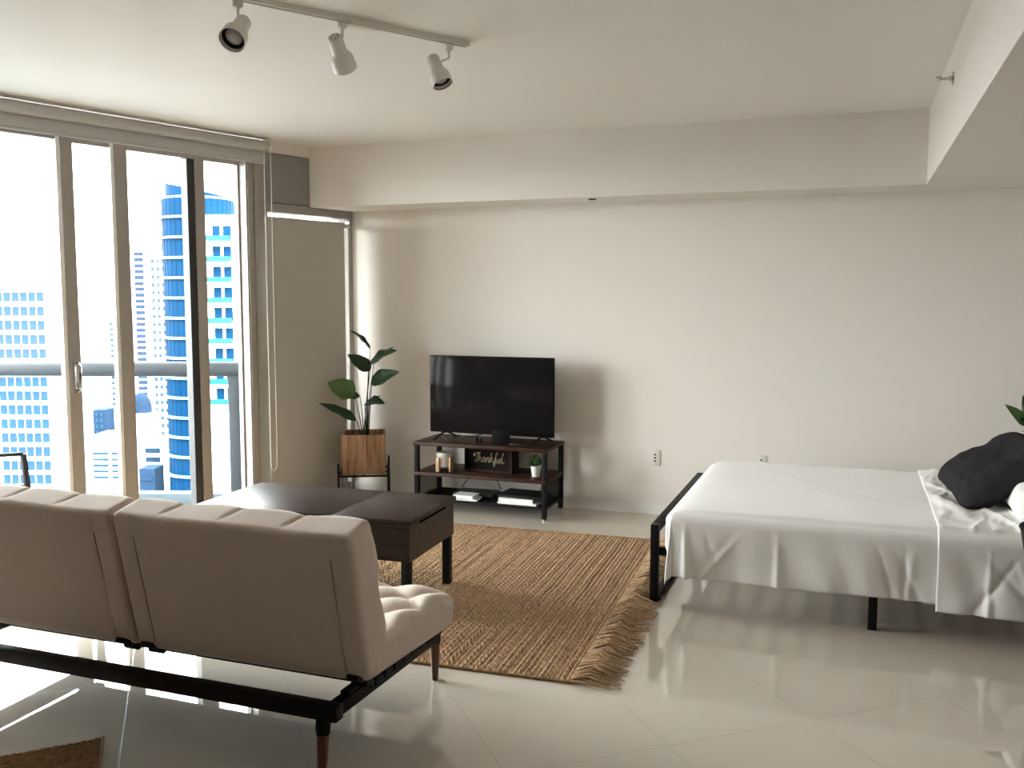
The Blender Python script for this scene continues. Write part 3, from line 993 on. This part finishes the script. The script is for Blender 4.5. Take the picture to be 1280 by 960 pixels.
# books on the lower shelf
ZL = 0.0935
def book(name, label, x, y, z, w, d, h, rz, cover, group=None, cat='book'):
    o = thing(name, label, cat, (x, y, z), rz, group)
    t = 0.0022
    m = MB()
    m.bx(-w / 2, w / 2, -d / 2, d / 2, 0, t)
    m.bx(-w / 2, w / 2, -d / 2, d / 2, h - t, h)
    m.bx(-w / 2, -w / 2 + t, -d / 2, d / 2, t, h - t)
    m.build('cover', cover, o, 0)
    MB().bx(-w / 2 + t, w / 2 - 0.004, -d / 2 + 0.003, d / 2 - 0.003, t, h - t).build('pages', M['paper'], o, 0)
    return o
G = 'books on the lowest shelf'
book('book', 'thin white book lowest of the right pile on the stand', -2.15, 6.03, ZL, 0.29, 0.20, 0.013, R(-1), M['paper'], G)
book('book', 'thick white book in the right pile on the stand', -2.165, 6.04, ZL + 0.0132, 0.255, 0.20, 0.026, R(1), M['paper'], G)
lp = thing('laptop', 'closed black laptop lying on top of the white books on the stand', 'laptop', (-2.14, 6.07, ZL + 0.0394), R(-3))
MB().bx(-0.165, 0.165, -0.115, 0.115, 0, 0.011, 0.003).build('base', M['dark_cover'], lp)
MB().bx(-0.165, 0.165, -0.115, 0.115, 0.0112, 0.019, 0.003).build('lid', M['dark_cover'], lp)
book('book', 'thin white book lowest of the left pile on the stand', -2.55, 5.99, ZL, 0.19, 0.13, 0.012, R(3), M['paper'], G)
book('book', 'thick white book on top of the left pile on the stand', -2.56, 6.0, ZL + 0.0122, 0.155, 0.12, 0.022, R(-2), M['paper'], G)
tray = thing('folder', 'flat grey folder behind the small white books on the stand', 'folder', (-2.55, 6.165, ZL), R(4))
MB().bx(-0.15, 0.15, -0.095, 0.095, 0, 0.022, 0.003).build('body', mat('grey_card', (0.06, 0.052, 0.047), 0.6, var=0.1), tray)

# ------------------------------------------------------------------ plant by the window
pl = thing('potted_plant', 'tall leafy green plant in a square wooden planter by the window', 'plant', (-3.452, 6.12, 0), R(27))
ps = thing('plant_stand', 'black metal four-legged stand carrying the square wooden planter', 'plant stand', (-3.452, 6.12, 0), R(27))
HW = 0.158
for sx in (-1, 1):
    for sy in (-1, 1):
        m = MB().bx(sx * 0.182 - 0.008, sx * 0.182 + 0.008, sy * 0.182 - 0.008, sy * 0.182 + 0.008, 0, 0.30, 0.0015)
        m.build('leg', M['black_metal'], ps)
m = MB()
for s in (-1, 1):
    m.bx(-0.174, 0.174, s * 0.176 - 0.006, s * 0.176 + 0.006, 0.200, 0.214)
    m.bx(s * 0.176 - 0.006, s * 0.176 + 0.006, -0.170, 0.170, 0.200, 0.214)
m.bx(-0.17, 0.17, -0.012, 0.012, 0.202, 0.2135)
m.bx(-0.012, 0.012, -0.17, 0.17, 0.2, 0.2135)
m.build('frame', M['black_metal'], ps, 0)
m = MB()
h0, h1 = 0.2145, 0.512
t2 = 0.014
m.bx(-HW, HW, -HW, -HW + t2, h0, h1, 0.0015)
m.bx(-HW, HW, HW - t2, HW, h0, h1, 0.0015)
m.bx(-HW, -HW + t2, -HW + t2, HW - t2, h0, h1, 0.0015)
m.bx(HW - t2, HW, -HW + t2, HW - t2, h0, h1, 0.0015)
m.bx(-HW + t2, HW - t2, -HW + t2, HW - t2, h0, h0 + 0.015)
m.build('planter', M['planter_wood'], pl)
m = MB()
m.grid(lambda u, v: Vector(((u - 0.5) * 2 * (HW - t2), (v - 0.5) * 2 * (HW - t2), 0.465 + 0.01 * noise.noise((u * 9, v * 9, 0)))), 16, 16)
m.build('soil', M['soil'], pl)
Lc = Vector((-3.452, 6.12, 0))
leaves = [  # base, tip, width, normal, droop, light?
    ((-3.375, 6.10, 1.145), (-3.535, 6.07, 1.285), 0.10, (0.55, 0.45, 0.8), 0.05, 0),
    ((-3.395, 6.10, 1.015), (-3.11, 6.02, 1.145), 0.15, (-0.15, -0.62, 0.75), 0.06, 0),
    ((-3.37, 6.14, 1.05), (-3.23, 6.22, 1.16), 0.08, (-0.5, -0.2, 1), 0.05, 0),
    ((-3.355, 6.06, 0.985), (-3.525, 6.02, 1.105), 0.13, (0.3, -0.85, 0.45), 0.04, 0),
    ((-3.365, 6.08, 0.895), (-3.11, 6.05, 0.985), 0.135, (-0.15, -0.9, 0.5), 0.05, 0),
    ((-3.475, 6.03, 0.80), (-3.675, 5.98, 0.895), 0.19, (0.1, -0.85, 0.55), 0.05, 1),
    ((-3.445, 6.06, 0.79), (-3.60, 6.02, 0.765), 0.09, (0, -0.55, 0.8), 0.08, 0),
    ((-3.43, 6.10, 0.73), (-3.225, 6.04, 0.745), 0.12, (0.1, -0.75, 0.7), 0.10, 0),
    ((-3.475, 6.05, 0.605), (-3.755, 5.98, 0.735), 0.11, (0.35, -0.6, 0.8), 0.04, 0),
    ((-3.42, 6.12, 0.72), (-3.33, 6.16, 0.79), 0.06, (-0.2, -0.5, 1), 0.05, 0),
]
roots = [(-3.43, 6.11), (-3.425, 6.12), (-3.42, 6.13), (-3.445, 6.10), (-3.415, 6.105), (-3.45, 6.10), (-3.452, 6.12), (-3.435, 6.12), (-3.465, 6.10), (-3.43, 6.13)]
inv = (Matrix.Translation(Lc) @ Matrix.Rotation(R(27), 4, 'Z')).inverted()
for (b, t, w, n, dr, lt), rt in zip(leaves, roots):
    b, t = inv @ Vector(b), inv @ Vector(t)
    r0 = inv @ Vector((rt[0], rt[1], 0.46))
    m = MB()
    leaf(m, b, t, w, n, dr, 0.22, 14, 8, 0.05)
    lo = m.build('leaf', M['leaf_light'] if lt else M['leaf'], pl, 80)
    so_ = lo.modifiers.new('thickness', 'SOLIDIFY')
    so_.thickness = 0.0012
    m = MB()
    mid = r0.lerp(b, 0.55) + Vector((0.35 * (r0.x - b.x) * 0.3, 0, 0.05))
    pts = []
    for k in range(9):
        q = k / 8
        pts.append(r0 * (1 - q) ** 2 + mid * 2 * q * (1 - q) + b * q * q)
    pts.append(b + (t - b) * 0.25 + Vector(n).normalized() * -0.001)
    m.tube(pts, [0.0042 - 0.0022 * k / 9 for k in range(10)], 8)
    m.build('stem', M['stem'], lo)

# ------------------------------------------------------------------ bed
BX0, BX1, BY0, BY1 = -0.82, 1.22, 4.445, 5.92
ZM = 0.495
bf = thing('platform_bed', 'black metal platform bed frame under the white bedding', 'bed', (-0.893, 4.49, 0))
m = MB()
yb = 1.44
m.bx(-0.02, 0.02, -0.02, 0.02, 0.0, 0.402, 0.002)
m.bx(-0.02, 0.02, yb - 0.02, yb + 0.02, 0.0, 0.402, 0.002)
m.bx(-0.02, 0.02, 0.02, yb - 0.02, 0.362, 0.402, 0.002)
m.bx(-0.02, 0.02, 0.02, yb - 0.02, 0.0, 0.03, 0.002)
m.build('foot_loop', M['black_metal'], bf)
m = MB()
m.bx(0.02, 2.10, 0.0, 0.035, 0.245, 0.285, 0.002)
m.bx(0.02, 2.10, yb - 0.035, yb, 0.245, 0.285, 0.002)
m.bx(0.02, 2.10, yb / 2 - 0.02, yb / 2 + 0.02, 0.235, 0.275, 0.002)
m.build('side_rail', M['black_metal'], bf)
m = MB()
for k in range(14):
    x = 0.08 + k * 0.15
    m.bx(x, x + 0.05, 0.036, yb - 0.036, 0.276, 0.288)
m.build('slats', M['black_metal'], bf, 0)
for (x, y) in ((1.02, -0.0175), (1.02, yb - 0.02), (1.02, yb / 2), (2.08, 0.018), (2.08, yb - 0.02), (0.10, yb / 2)):
    MB().bx(x - 0.0195, x + 0.0195, y - 0.0195, y + 0.0195, 0.0, 0.2455, 0.002).build('leg', M['black_metal'], bf)

mt_ = thing('mattress', 'thick mattress on the platform bed, hidden under white sheets', 'mattress', ((BX0 + BX1) / 2, (BY0 + BY1) / 2, 0.289))
m = MB()
m.cushion((BX1 - BX0 - 0.02, BY1 - BY0 - 0.02, 0.198), 0.045, (24, 20, 8), None, Matrix.Translation((0, 0, 0.099)))
m.build('body', M['mattress'], mt_)

def drape(name, x0, x1, near, far, foot, head, zt, out, wr, seed, nu, nv):
    # a sheet lying over the mattress rectangle and hanging over its edges
    rx0, rx1, ry0, ry1 = BX0 + 0.03, BX1 - 0.03, BY0 + 0.03, BY1 - 0.03
    rr = 0.045
    crn = random.Random(int(seed * 10) + 2)
    creases = [(-0.76 + 0.021, 0.05, 0.014, 0.022)] if foot else []
    creases += [(crn.uniform(x0 if x0 is not None else -0.7, x1), crn.uniform(-0.9, 0.9), crn.uniform(0.008, 0.018), crn.uniform(0.006, 0.013) * crn.choice((1, 1, -0.7))) for _ in range(9)]
    xa, xb = (rx0 - foot if foot else x0), x1
    ya, yb2 = ry0 - near, ry1 + far
    m = MB()
    def f(u, v):
        x = xa + (xb - xa) * u
        y = ya + (yb2 - ya) * v
        qx, qy = max(rx0, min(rx1 + 5, x)), max(ry0, min(ry1, y))
        dx, dy = x - qx, y - qy
        ln = math.hypot(dx, dy)
        w1 = noise.noise((x * 3.1 + seed, y * 3.1, 0.0))
        w2 = noise.noise((x * 9.0 + y * 6 + seed, y * 5.0, 1.7))
        z = zt
        if ln < 1e-9:
            e = min(1.0, (min(x - rx0, 1) + 0.02) / 0.15)
            if wr > 2:
                rdg = 1 - abs(noise.noise((x * 7 + y * 2.2, y * 1.6 - x * 1.5, 6.0)))
                rd2 = 1 - abs(noise.noise((x * 12 - y * 3.0, y * 2.5 + x * 2, 9.0)))
                z += (0.016 * rdg ** 7 + 0.008 * rd2 ** 8) * min(1.0, max(0.0, (x - x0) / 0.05))
            return Vector((x, y, z + wr * (0.004 * w1 + 0.003 * w2) - 0.012 * math.exp(-(y - ry0) / 0.05) - 0.012 * math.exp(-max(0, x - rx0) / 0.05)))
        ux, uy = dx / ln, dy / ln
        arc = rr * PI / 2
        if ln < arc:
            a = ln / rr
            o_, dr = rr * math.sin(a), rr * (1 - math.cos(a))
        else:
            o_, dr = rr, rr + (ln - arc)
        hang = max(0.0, min(1.0, (ln - 0.04) / 0.25))
        s = x if abs(uy) > abs(ux) else y
        ang = math.atan2(uy, ux)
        cor = abs(ux * uy) * 2
        amp = min(1.0, dr / 0.12)
        fold = amp * (0.006 * math.sin(x * 9 + dr * 10 + seed) + 0.004 * math.sin(x * 23 - dr * 8 + 3 * w1))
        fold += 0.010 * w1 * amp
        for cx, sl, wd, am in creases:
            k = (s - cx - sl * dr) / (wd * (0.6 + dr * 2.5))
            fold += am * amp * math.exp(-k * k)
        fold += cor * 0.030 * math.sin(ang * 9)
        o_ += hang * (fold * out + (0.026 if wr > 2 else 0.008)) * (1.0 if abs(uy) > abs(ux) else 0.25)
        zz = z - 0.024 - dr + 0.006 * hang * w1
        return Vector((qx + ux * o_, qy + uy * o_, zz))
    m.grid(f, nu, nv)
    o = m.build(name, M['sheet'], None, 80)
    sm = o.modifiers.new('thickness', 'SOLIDIFY')
    sm.thickness = 0.0025
    sm.offset = 1.0
    return o
s1 = drape('bed_sheet', None, 0.405, 0.335, 0.20, 0.165, 0, ZM + 0.004, 1.0, 1.0, 0.0, 150, 170)
tag(s1, 'white flat sheet covering the foot of the bed and hanging down its side', 'sheet')
s2 = drape('bed_sheet', 0.385, 1.17, 0.375, 0.20, 0, 0, ZM + 0.013, 1.25, 2.2, 4.3, 90, 170)
tag(s2, 'white crumpled sheet hanging lower over the pillow end of the bed', 'sheet')

def pillow(name, label, s, mt, material, seed, flat=0.0):
    o = thing(name, label, 'pillow', mt.to_translation())
    loc = Matrix.Translation(-mt.to_translation()) @ mt
    m = MB()
    def f(p, n):
        u, v = p.x / (s[0] / 2), p.y / (s[1] / 2)
        k = max(0.0, (1 - u ** 4)) ** 0.55 * max(0.0, (1 - v ** 4)) ** 0.55
        w = noise.noise((p.x * 6 + seed, p.y * 6, p.z * 3))
        w2 = noise.noise((p.x * 17 + seed, p.y * 12, 4.0))
        pin = 1 - 0.07 * (1 - abs(u)) * abs(v) ** 3
        pin2 = 1 - 0.06 * (1 - abs(v)) * abs(u) ** 3
        return Vector((p.x * pin2, p.y * pin, p.z * (0.06 + 0.94 * k) + k * (0.018 * w + 0.010 * w2 + 0.012 * (1 - abs(noise.noise((p.x * 8 + p.y * 5 + seed, p.y * 4 - p.x * 3, 2.0)))) ** 6) + 0.01 * w * (1 - k)))
    m.cushion(s, s[2] * 0.42, (40, 36, 8), f, loc)
    m.build('pillow_cover', material, o, 80)
    return o
# propped charcoal pillow, white pillow beneath it at the near side
mtp = Matrix.Translation((0.70, 5.17, 0.660)) @ Matrix.Rotation(R(4), 4, 'Z') @ Matrix.Rotation(R(-31), 4, 'Y') @ Matrix.Rotation(R(5), 4, 'X')
pillow('pillow', 'charcoal pillow propped at a slant on the white bed', (0.50, 0.66, 0.17), mtp, M['charcoal'], 1.0)
mtw = Matrix.Translation((0.93, 4.83, 0.600)) @ Matrix.Rotation(R(-10), 4, 'Y')
pillow('pillow', 'white pillow lying near the front edge of the bed, beside the charcoal one', (0.46, 0.62, 0.17), mtw, M['sheet'], 3.0)
mtw = Matrix.Translation((0.97, 5.52, 0.600)) @ Matrix.Rotation(R(-10), 4, 'Y')
pillow('pillow', 'white pillow behind the charcoal one on the far side of the bed', (0.44, 0.62, 0.17), mtw, M['sheet'], 6.0)

# bin and night table partly beyond the right edge
bn = thing('waste_bin', 'black tapered bin beside the bed, cut off by the right edge', 'bin', (0.86, 4.10, 0))
m = MB()
m.lathe([(0.09, 0.0), (0.10, 0.004), (0.205, 0.600), (0.208, 0.612), (0.200, 0.612), (0.19, 0.57), (0.095, 0.01), (0.001, 0.009)], None, 40, cap=False)
m.build('body', M['black_metal'], bn)
m = MB()
m.tube([(0.206 * math.cos(a * PI / 20), 0.206 * math.sin(a * PI / 20), 0.612) for a in range(40)], 0.005, 8, close=True)
m.build('rim', M['black_metal'], bn)

nt_ = thing('night_table', 'small dark night table in the corner beyond the bed', 'night table', (1.13, 6.17, 0))
MB().bx(-0.2, 0.2, -0.19, 0.19, 0.53, 0.555, 0.003).build('table_top', M['stand_wood'], nt_)
for sx in (-1, 1):
    for sy in (-1, 1):
        MB().bx(sx * 0.17 - 0.015, sx * 0.17 + 0.015, sy * 0.16 - 0.015, sy * 0.16 + 0.015, 0, 0.5305, 0.002).build('leg', M['black_metal'], nt_)
pr = thing('potted_plant', 'green plant in a white pot behind the pillows, at the right edge', 'plant', (1.02, 6.08, 0.555))
m = MB().lathe([(0.055, 0.0), (0.058, 0.003), (0.082, 0.185), (0.084, 0.19), (0.076, 0.19), (0.074, 0.17), (0.001, 0.168)], None, 28, cap=False)
m.build('pot', M['white_plastic'], pr)
rl = random.Random(11)
specs = [((-0.175, -0.05, 0.355), 0.075, 1), ((-0.06, -0.03, 0.42), 0.085, 1), ((0.04, 0.0, 0.46), 0.09, 0), ((0.13, -0.05, 0.40), 0.08, 0), ((0.05, -0.12, 0.37), 0.08, 0), ((-0.06, 0.10, 0.40), 0.07, 0), ((0.16, 0.07, 0.36), 0.08, 0), ((-0.12, -0.04, 0.305), 0.03, 0)]
for t, w, lt in specs:
    t = Vector(t)
    b = Vector((t.x * 0.28, t.y * 0.28, 0.23))
    m = MB()
    leaf(m, b, t, w, (-0.2 if t.x < 0 else 0.2, -0.8, 0.6), 0.10, 0.2, 10, 6, 0.03)
    lo = m.build('leaf', M['leaf_light'] if lt else M['leaf'], pr, 80)
    lo.modifiers.new('thickness', 'SOLIDIFY').thickness = 0.0012
    MB().tube([(t.x * 0.05, t.y * 0.05, 0.165), tuple(b.lerp(Vector((0, 0, 0.18)), 0.4)), tuple(b)], 0.004, 8).build('stem', M['stem'], lo)

# ------------------------------------------------------------------ balcony
ZB = -0.03
ra, rb_ = Vector((-4.20, 5.68, 0)), Vector((-7.0, 4.66, 0))
wo = W(-0.4, -0.13)
wn = W(-7.5, -0.13)
rn = wn - N * 2.6
polyb = [(wo.x, wo.y), (-4.13, 5.80), (rb_.x - 0.06, rb_.y + 0.06), (rn.x, rn.y), (wn.x, wn.y)]
struct(MB().prism(polyb, ZB - 0.2, ZB).build('floor_balcony', M['balcony'], smooth=0))
oa, ob = W(0.1, -0.13), W(-7.5, -0.13)
oc_, od_ = ob - N * 1.65, oa - N * 1.65
struct(MB().prism([(oa.x, oa.y), (od_.x, od_.y), (oc_.x, oc_.y), (ob.x, ob.y)], 2.82, 3.02).build('ceiling_sky_block', M['sky_block'], smooth=0))  # unseen slab added over the balcony to block the high sky
rd = (rb_ - ra).normalized()
rg = thing('balcony_railing', 'pale balcony railing with thick round top rail and glass, outside the doors', 'railing', (ra.x, ra.y, 0))
lr = rb_ - ra
m = MB()
m.tube([(0, 0, 1.0), (0.25 * rd.x, 0.25 * rd.y, 1.0), (lr.x, lr.y, 1.0)], 0.055, 16)
m.build('top_rail', M['rail_paint'], rg)
for t in (0.07, 2.93):
    MB().box((rd.x * t, rd.y * t, 0.48), (0.085, 0.05, 0.99), Matrix.Rotation(math.atan2(rd.y, rd.x), 4, 'Z'), 0.004).build('post', M['rail_paint'], rg)
m = MB().bar((rd.x * 0.1, rd.y * 0.1, 0.52), (rd.x * 2.9, rd.y * 2.9, 0.52), 0.010, 0.86)
m.build('glass_panel', M['rail_glass'], rg, 0)
m = MB().bar((0, 0, ZB + 0.055), (lr.x, lr.y, ZB + 0.055), 0.10, 0.11, 0.004)
m.build('curb', M['balcony'], rg)

# outdoor chair on the balcony
oc = thing('outdoor_chair', 'grey metal outdoor armchair on the balcony behind the left glass', 'chair', (-4.94, 4.40, ZB), RW)
def oc_tube(pts, w=0.032, h=0.022):
    mm = MB()
    for a, b in zip(pts, pts[1:]):
        mm.bar(a, b, w, h, 0.003)
    return mm
for yy in (0.0, 0.58):
    oc_tube([(-0.016, yy, 0.56), (-0.62, yy, 0.60)]).build('armrest', M['outdoor_metal'], oc)
    oc_tube([(-0.01, yy, 0.558), (0.035, yy, 0.0)], 0.03, 0.036).build('leg', M['outdoor_metal'], oc)
    oc_tube([(-0.60, yy, 0.60), (-0.66, yy, 0.0)], 0.03, 0.036).build('leg', M['outdoor_metal'], oc)
    oc_tube([(0.02, yy, 0.33), (-0.60, yy, 0.28), (-0.80, yy, 0.88)], 0.028, 0.028).build('side_frame', M['outdoor_metal'], oc)
m = MB()
m.grid(lambda u, v: Vector(((0.0 - 0.58 * (u / 0.5)) if u < 0.5 else (-0.58 - 0.20 * (u - 0.5) / 0.5), 0.02 + 0.54 * v, (0.345 - 0.05 * (u / 0.5) - 0.02 * math.sin(PI * v)) if u < 0.5 else (0.295 + 0.58 * (u - 0.5) / 0.5))), 20, 8)
sl_ = m.build('sling', M['sling'], oc, 60)
sl_.modifiers.new('thickness', 'SOLIDIFY').thickness = 0.012

# ------------------------------------------------------------------ city outside
GZ = -48.0
gr = MB().grid(lambda u, v: Vector((-3000 + 4000 * u, -2000 + 5000 * v, GZ)), 4, 4).build('ground', M['ground'], smooth=0)
struct(gr)
FD = Vector((-0.346, 0.938, 0))       # looking direction over the city
FR = Vector((0.938, 0.346, 0))
fa = math.atan2(FR.y, FR.x)

tw = thing('office_tower', 'tall curved tower of blue glass bands with white floor edges and side balconies', 'building', (-101.6, 126.4, GZ), fa)
H = 19.0 - GZ
rad = 5.7
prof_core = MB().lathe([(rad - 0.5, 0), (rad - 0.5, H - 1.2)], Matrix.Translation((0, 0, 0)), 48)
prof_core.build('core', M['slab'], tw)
fh = 3.22
nf = int((H - 1) / fh)
gproto = None
for i in range(nf):
    z = H - 4.6 - i * fh
    if z < 8:
        break
    if gproto is None:
        gm = MB()
        gm.lathe([(rad, 0.22), (rad, fh - 0.22)], None, 64)
        for a in range(36):
            an = a * 2 * PI / 36
            gm.box((rad * math.cos(an), rad * math.sin(an), fh / 2), (0.10, 0.05, fh - 0.46), Matrix.Rotation(an, 4, 'Z'))
        gproto = gm.build('glass_band', M['blue_glass'], tw)
        gproto.location = (0, 0, z)
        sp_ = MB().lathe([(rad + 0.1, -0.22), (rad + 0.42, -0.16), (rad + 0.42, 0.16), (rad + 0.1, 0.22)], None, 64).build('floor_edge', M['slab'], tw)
        sp_.location = (0, 0, z)
    else:
        g2 = gproto.copy(); COL.objects.link(g2); g2.parent = tw; g2.location = (0, 0, z)
        s2_ = sp_.copy(); COL.objects.link(s2_); s2_.parent = tw; s2_.location = (0, 0, z)
m = MB()
for k in range(40):
    pass
ring0, ring1 = [], []
n_ = 48
for k in range(n_):
    a = 2 * PI * k / n_
    x, y = (rad - 0.6) * math.cos(a), (rad - 0.6) * math.sin(a)
    ring0.append(m.bm.verts.new((x, y, H - 1.3)))
    ring1.append(m.bm.verts.new((x, y, H + 1.2 - 2.4 * (x + rad) / (2 * rad))))
for k in range(n_):
    m.bm.faces.new((ring0[k], ring0[(k + 1) % n_], ring1[(k + 1) % n_], ring1[k]))
m.bm.faces.new(list(reversed(ring0)))
m.bm.faces.new(ring1)
m.build('slanted_crown', M['blue_glass'], tw)
MB().bx(2.2, 7.6, -6.4, 6, 0, H - 4.4).build('side_wing', M['concrete'], tw, 0)
wproto = bproto = None
for i in range(9):
    z = H - 8.6 - i * fh
    for q, xq in enumerate((4.3, 6.1)):
        if wproto is None:
            wproto = MB().bx(-0.62, 0.62, -0.12, 0.12, 0, 2.2).build('window', M['blue_glass'], tw, 0)
            o = wproto
        else:
            o = wproto.copy(); COL.objects.link(o); o.parent = tw
        o.location = (xq + (0.5 if q else 0.6), -6.4, z + 0.3)
    if bproto is None:
        bproto = MB().bx(2.6, 7.4, -7.7, -7.6, 0.0, 0.9).build('balcony_glass', M['teal_glass'], tw, 0)
        sproto = MB().bx(2.4, 7.5, -7.8, -6.3, -0.25, 0.0).build('balcony_slab', M['concrete'], tw, 0)
        o, o2 = bproto, sproto
    else:
        o = bproto.copy(); COL.objects.link(o); o.parent = tw
        o2 = sproto.copy(); COL.objects.link(o2); o2.parent = tw
    o.location = (0, 0, z)
    o2.location = (0, 0, z)

def block(name, label, c, w, d, z0, z1, cols, rows, ww, wh, mx, mz, body, glass, cat='building', group=None):
    b = thing(name, label, cat, (c[0], c[1], GZ), fa, group)
    MB().bx(-w / 2, w / 2, 0, d, 0, z1 - GZ).build('facade', body, b, 0)
    pr_ = None
    for r in range(rows):
        for q in range(cols):
            x = -w / 2 + mx + (w - 2 * mx) * (q + 0.5) / cols
            z = z1 - GZ - mz - (z1 - z0 - mz) * (r + 0.5) / rows
            if pr_ is None:
                pr_ = MB().bx(-ww / 2, ww / 2, -0.15, 0.1, -wh / 2, wh / 2).build('window', glass, b, 0)
                o = pr_
            else:
                o = pr_.copy(); COL.objects.link(o); o.parent = b
            o.location = (x, 0, z)
    return b
block('apartment_tower', 'white tower with a grid of pale blue windows behind the left glass', (-101.9, 91.1), 7.2, 8, -27, 3.2, 6, 16, 0.85, 1.25, 0.35, 0.6, M['concrete'], M['sky_glass'])
block('apartment_tower', 'slim distant white tower with thin blue bands between the door frames', (-187, 197.5), 4.4, 5, -28, -4.2, 1, 16, 3.2, 0.7, 0.3, 0.5, M['concrete'], M['sky_glass'])
block('apartment_tower', 'tall white tower with rows of small windows left of the curved blue tower', (-155.7, 179.5), 5.6, 8, -34, 11.8, 4, 24, 0.75, 0.95, 0.3, 0.5, M['concrete'], M['sky_glass'])
block('apartment_tower', 'narrow blue tower of stacked balconies beside the right door frame', (-160.4, 177.6), 2.4, 6, -32, 13.0, 1, 32, 2.2, 0.9, 0.05, 0.3, M['concrete'], M['blue_grey'])
block('office_block', 'small blue grey block low in the city, right of the door handle', (-137.2, 139.8), 2.4, 4, -25.2, -20.2, 2, 4, 0.5, 0.6, 0.3, 0.3, M['blue_grey'], M['sky_glass'])
block('office_block', 'low wide white block with long strip windows below the dome', (-120.2, 124.5), 7.4, 8, -30, -22.4, 2, 5, 2.6, 0.42, 0.5, 2.4, M['concrete'], M['sky_glass'])
block('parking_garage', 'white parking block with tan and dark strip openings beside the blue tower', (-113.3, 127.2), 3.5, 6, -30.4, -23.2, 1, 4, 2.5, 0.9, 0.3, 0.8, M['concrete'], M['blue_grey'])
block('office_block', 'blue grey windowless block at the foot of the curved blue tower', (-109.6, 121.5), 2.6, 4, -40, -26.8, 1, 5, 1.8, 0.8, 0.3, 0.3, M['blue_grey'], M['blue_grey'])
dm = thing('domed_hall', 'grey domed hall far off between the door frames', 'building', (-134.6, 147.2, GZ), fa)
MB().bx(-2.2, 2.6, -1, 5, 0, -21.6 - GZ).build('facade', M['concrete'], dm, 0)
m = MB()
m.lathe([(2.1, 0), (2.05, 1.4), (1.75, 2.6), (1.2, 3.5), (0.5, 3.95), (0.01, 4.0)], Matrix.Translation((0.1, 1.6, -21.6 - GZ)), 28, cap=False)
m.build('dome', M['blue_grey'], dm)

# ------------------------------------------------------------------ light
w = bpy.data.worlds.new('hazy_sky')
scene.world = w
w.use_nodes = True
nt = w.node_tree
bg = nt.nodes['Background']
sky = nt.nodes.new('ShaderNodeTexSky')
sky.sky_type = 'HOSEK_WILKIE'
sky.turbidity = 6.0
sky.ground_albedo = 0.5
sky.sun_direction = Vector((0.55, -0.55, 0.62)).normalized()
mx = nt.nodes.new('ShaderNodeMix')
mx.data_type = 'RGBA'
mx.inputs['Factor'].default_value = 0.85
mx.inputs['B'].default_value = (1.0, 0.96, 0.945, 1)
nt.links.new(sky.outputs['Color'], mx.inputs['A'])
nt.links.new(mx.outputs['Result'], bg.inputs['Color'])
bg.inputs['Strength'].default_value = 4.0

sun = bpy.data.lights.new('sun', 'SUN')
sun.energy = 2.2
sun.angle = R(1.0)
sun.color = (1.0, 0.96, 0.9)
so_ = bpy.data.objects.new('sun', sun)
COL.objects.link(so_)
so_.rotation_euler = Vector((0.62, -0.42, 0.66)).to_track_quat('Z', 'Y').to_euler()

por = bpy.data.lights.new('window_portal', 'AREA')
por.shape = 'RECTANGLE'
por.size, por.size_y = 3.8, 2.5
por.cycles.is_portal = True
po = bpy.data.objects.new('window_portal', por)
COL.objects.link(po)
c = W(-1.87, -0.10, 1.25)
po.location = c
po.rotation_euler = (-N).to_track_quat('Z', 'Y').to_euler()
zax = -N
po.matrix_world = Matrix.Translation(c) @ Matrix((D, zax.cross(D), zax)).transposed().to_4x4()

# ------------------------------------------------------------------ camera
cam = bpy.data.cameras.new('camera')
co = bpy.data.objects.new('camera', cam)
COL.objects.link(co)
cam.sensor_fit = 'HORIZONTAL'
cam.sensor_width = 36.0
cam.lens = 1155.0 / 1280.0 * 36.0
cam.clip_end = 5000
yaw, pitch, roll = R(20.24), R(5.28), R(0.08)
right = Vector((math.cos(yaw), math.sin(yaw), 0))
fwd = Vector((-math.sin(yaw), math.cos(yaw), 0))
up = Vector((0, 0, 1))
f3 = fwd * math.cos(pitch) - up * math.sin(pitch)
u2 = up * math.cos(pitch) + fwd * math.sin(pitch)
r3 = right * math.cos(roll) + u2 * math.sin(roll)
u3 = u2 * math.cos(roll) - right * math.sin(roll)
co.matrix_world = Matrix.Translation((0, 0, 1.52)) @ Matrix((r3, u3, -f3)).transposed().to_4x4()
scene.camera = co

vs = scene.view_settings
vs.view_transform = 'Standard'
vs.look = 'None'
vs.gamma = 1.0
vs.use_curve_mapping = False
vs.exposure = 3.58
scene.cycles.use_denoising = True
scene.cycles.max_bounces = 12
scene.cycles.diffuse_bounces = 6
scene.cycles.transparent_max_bounces = 16
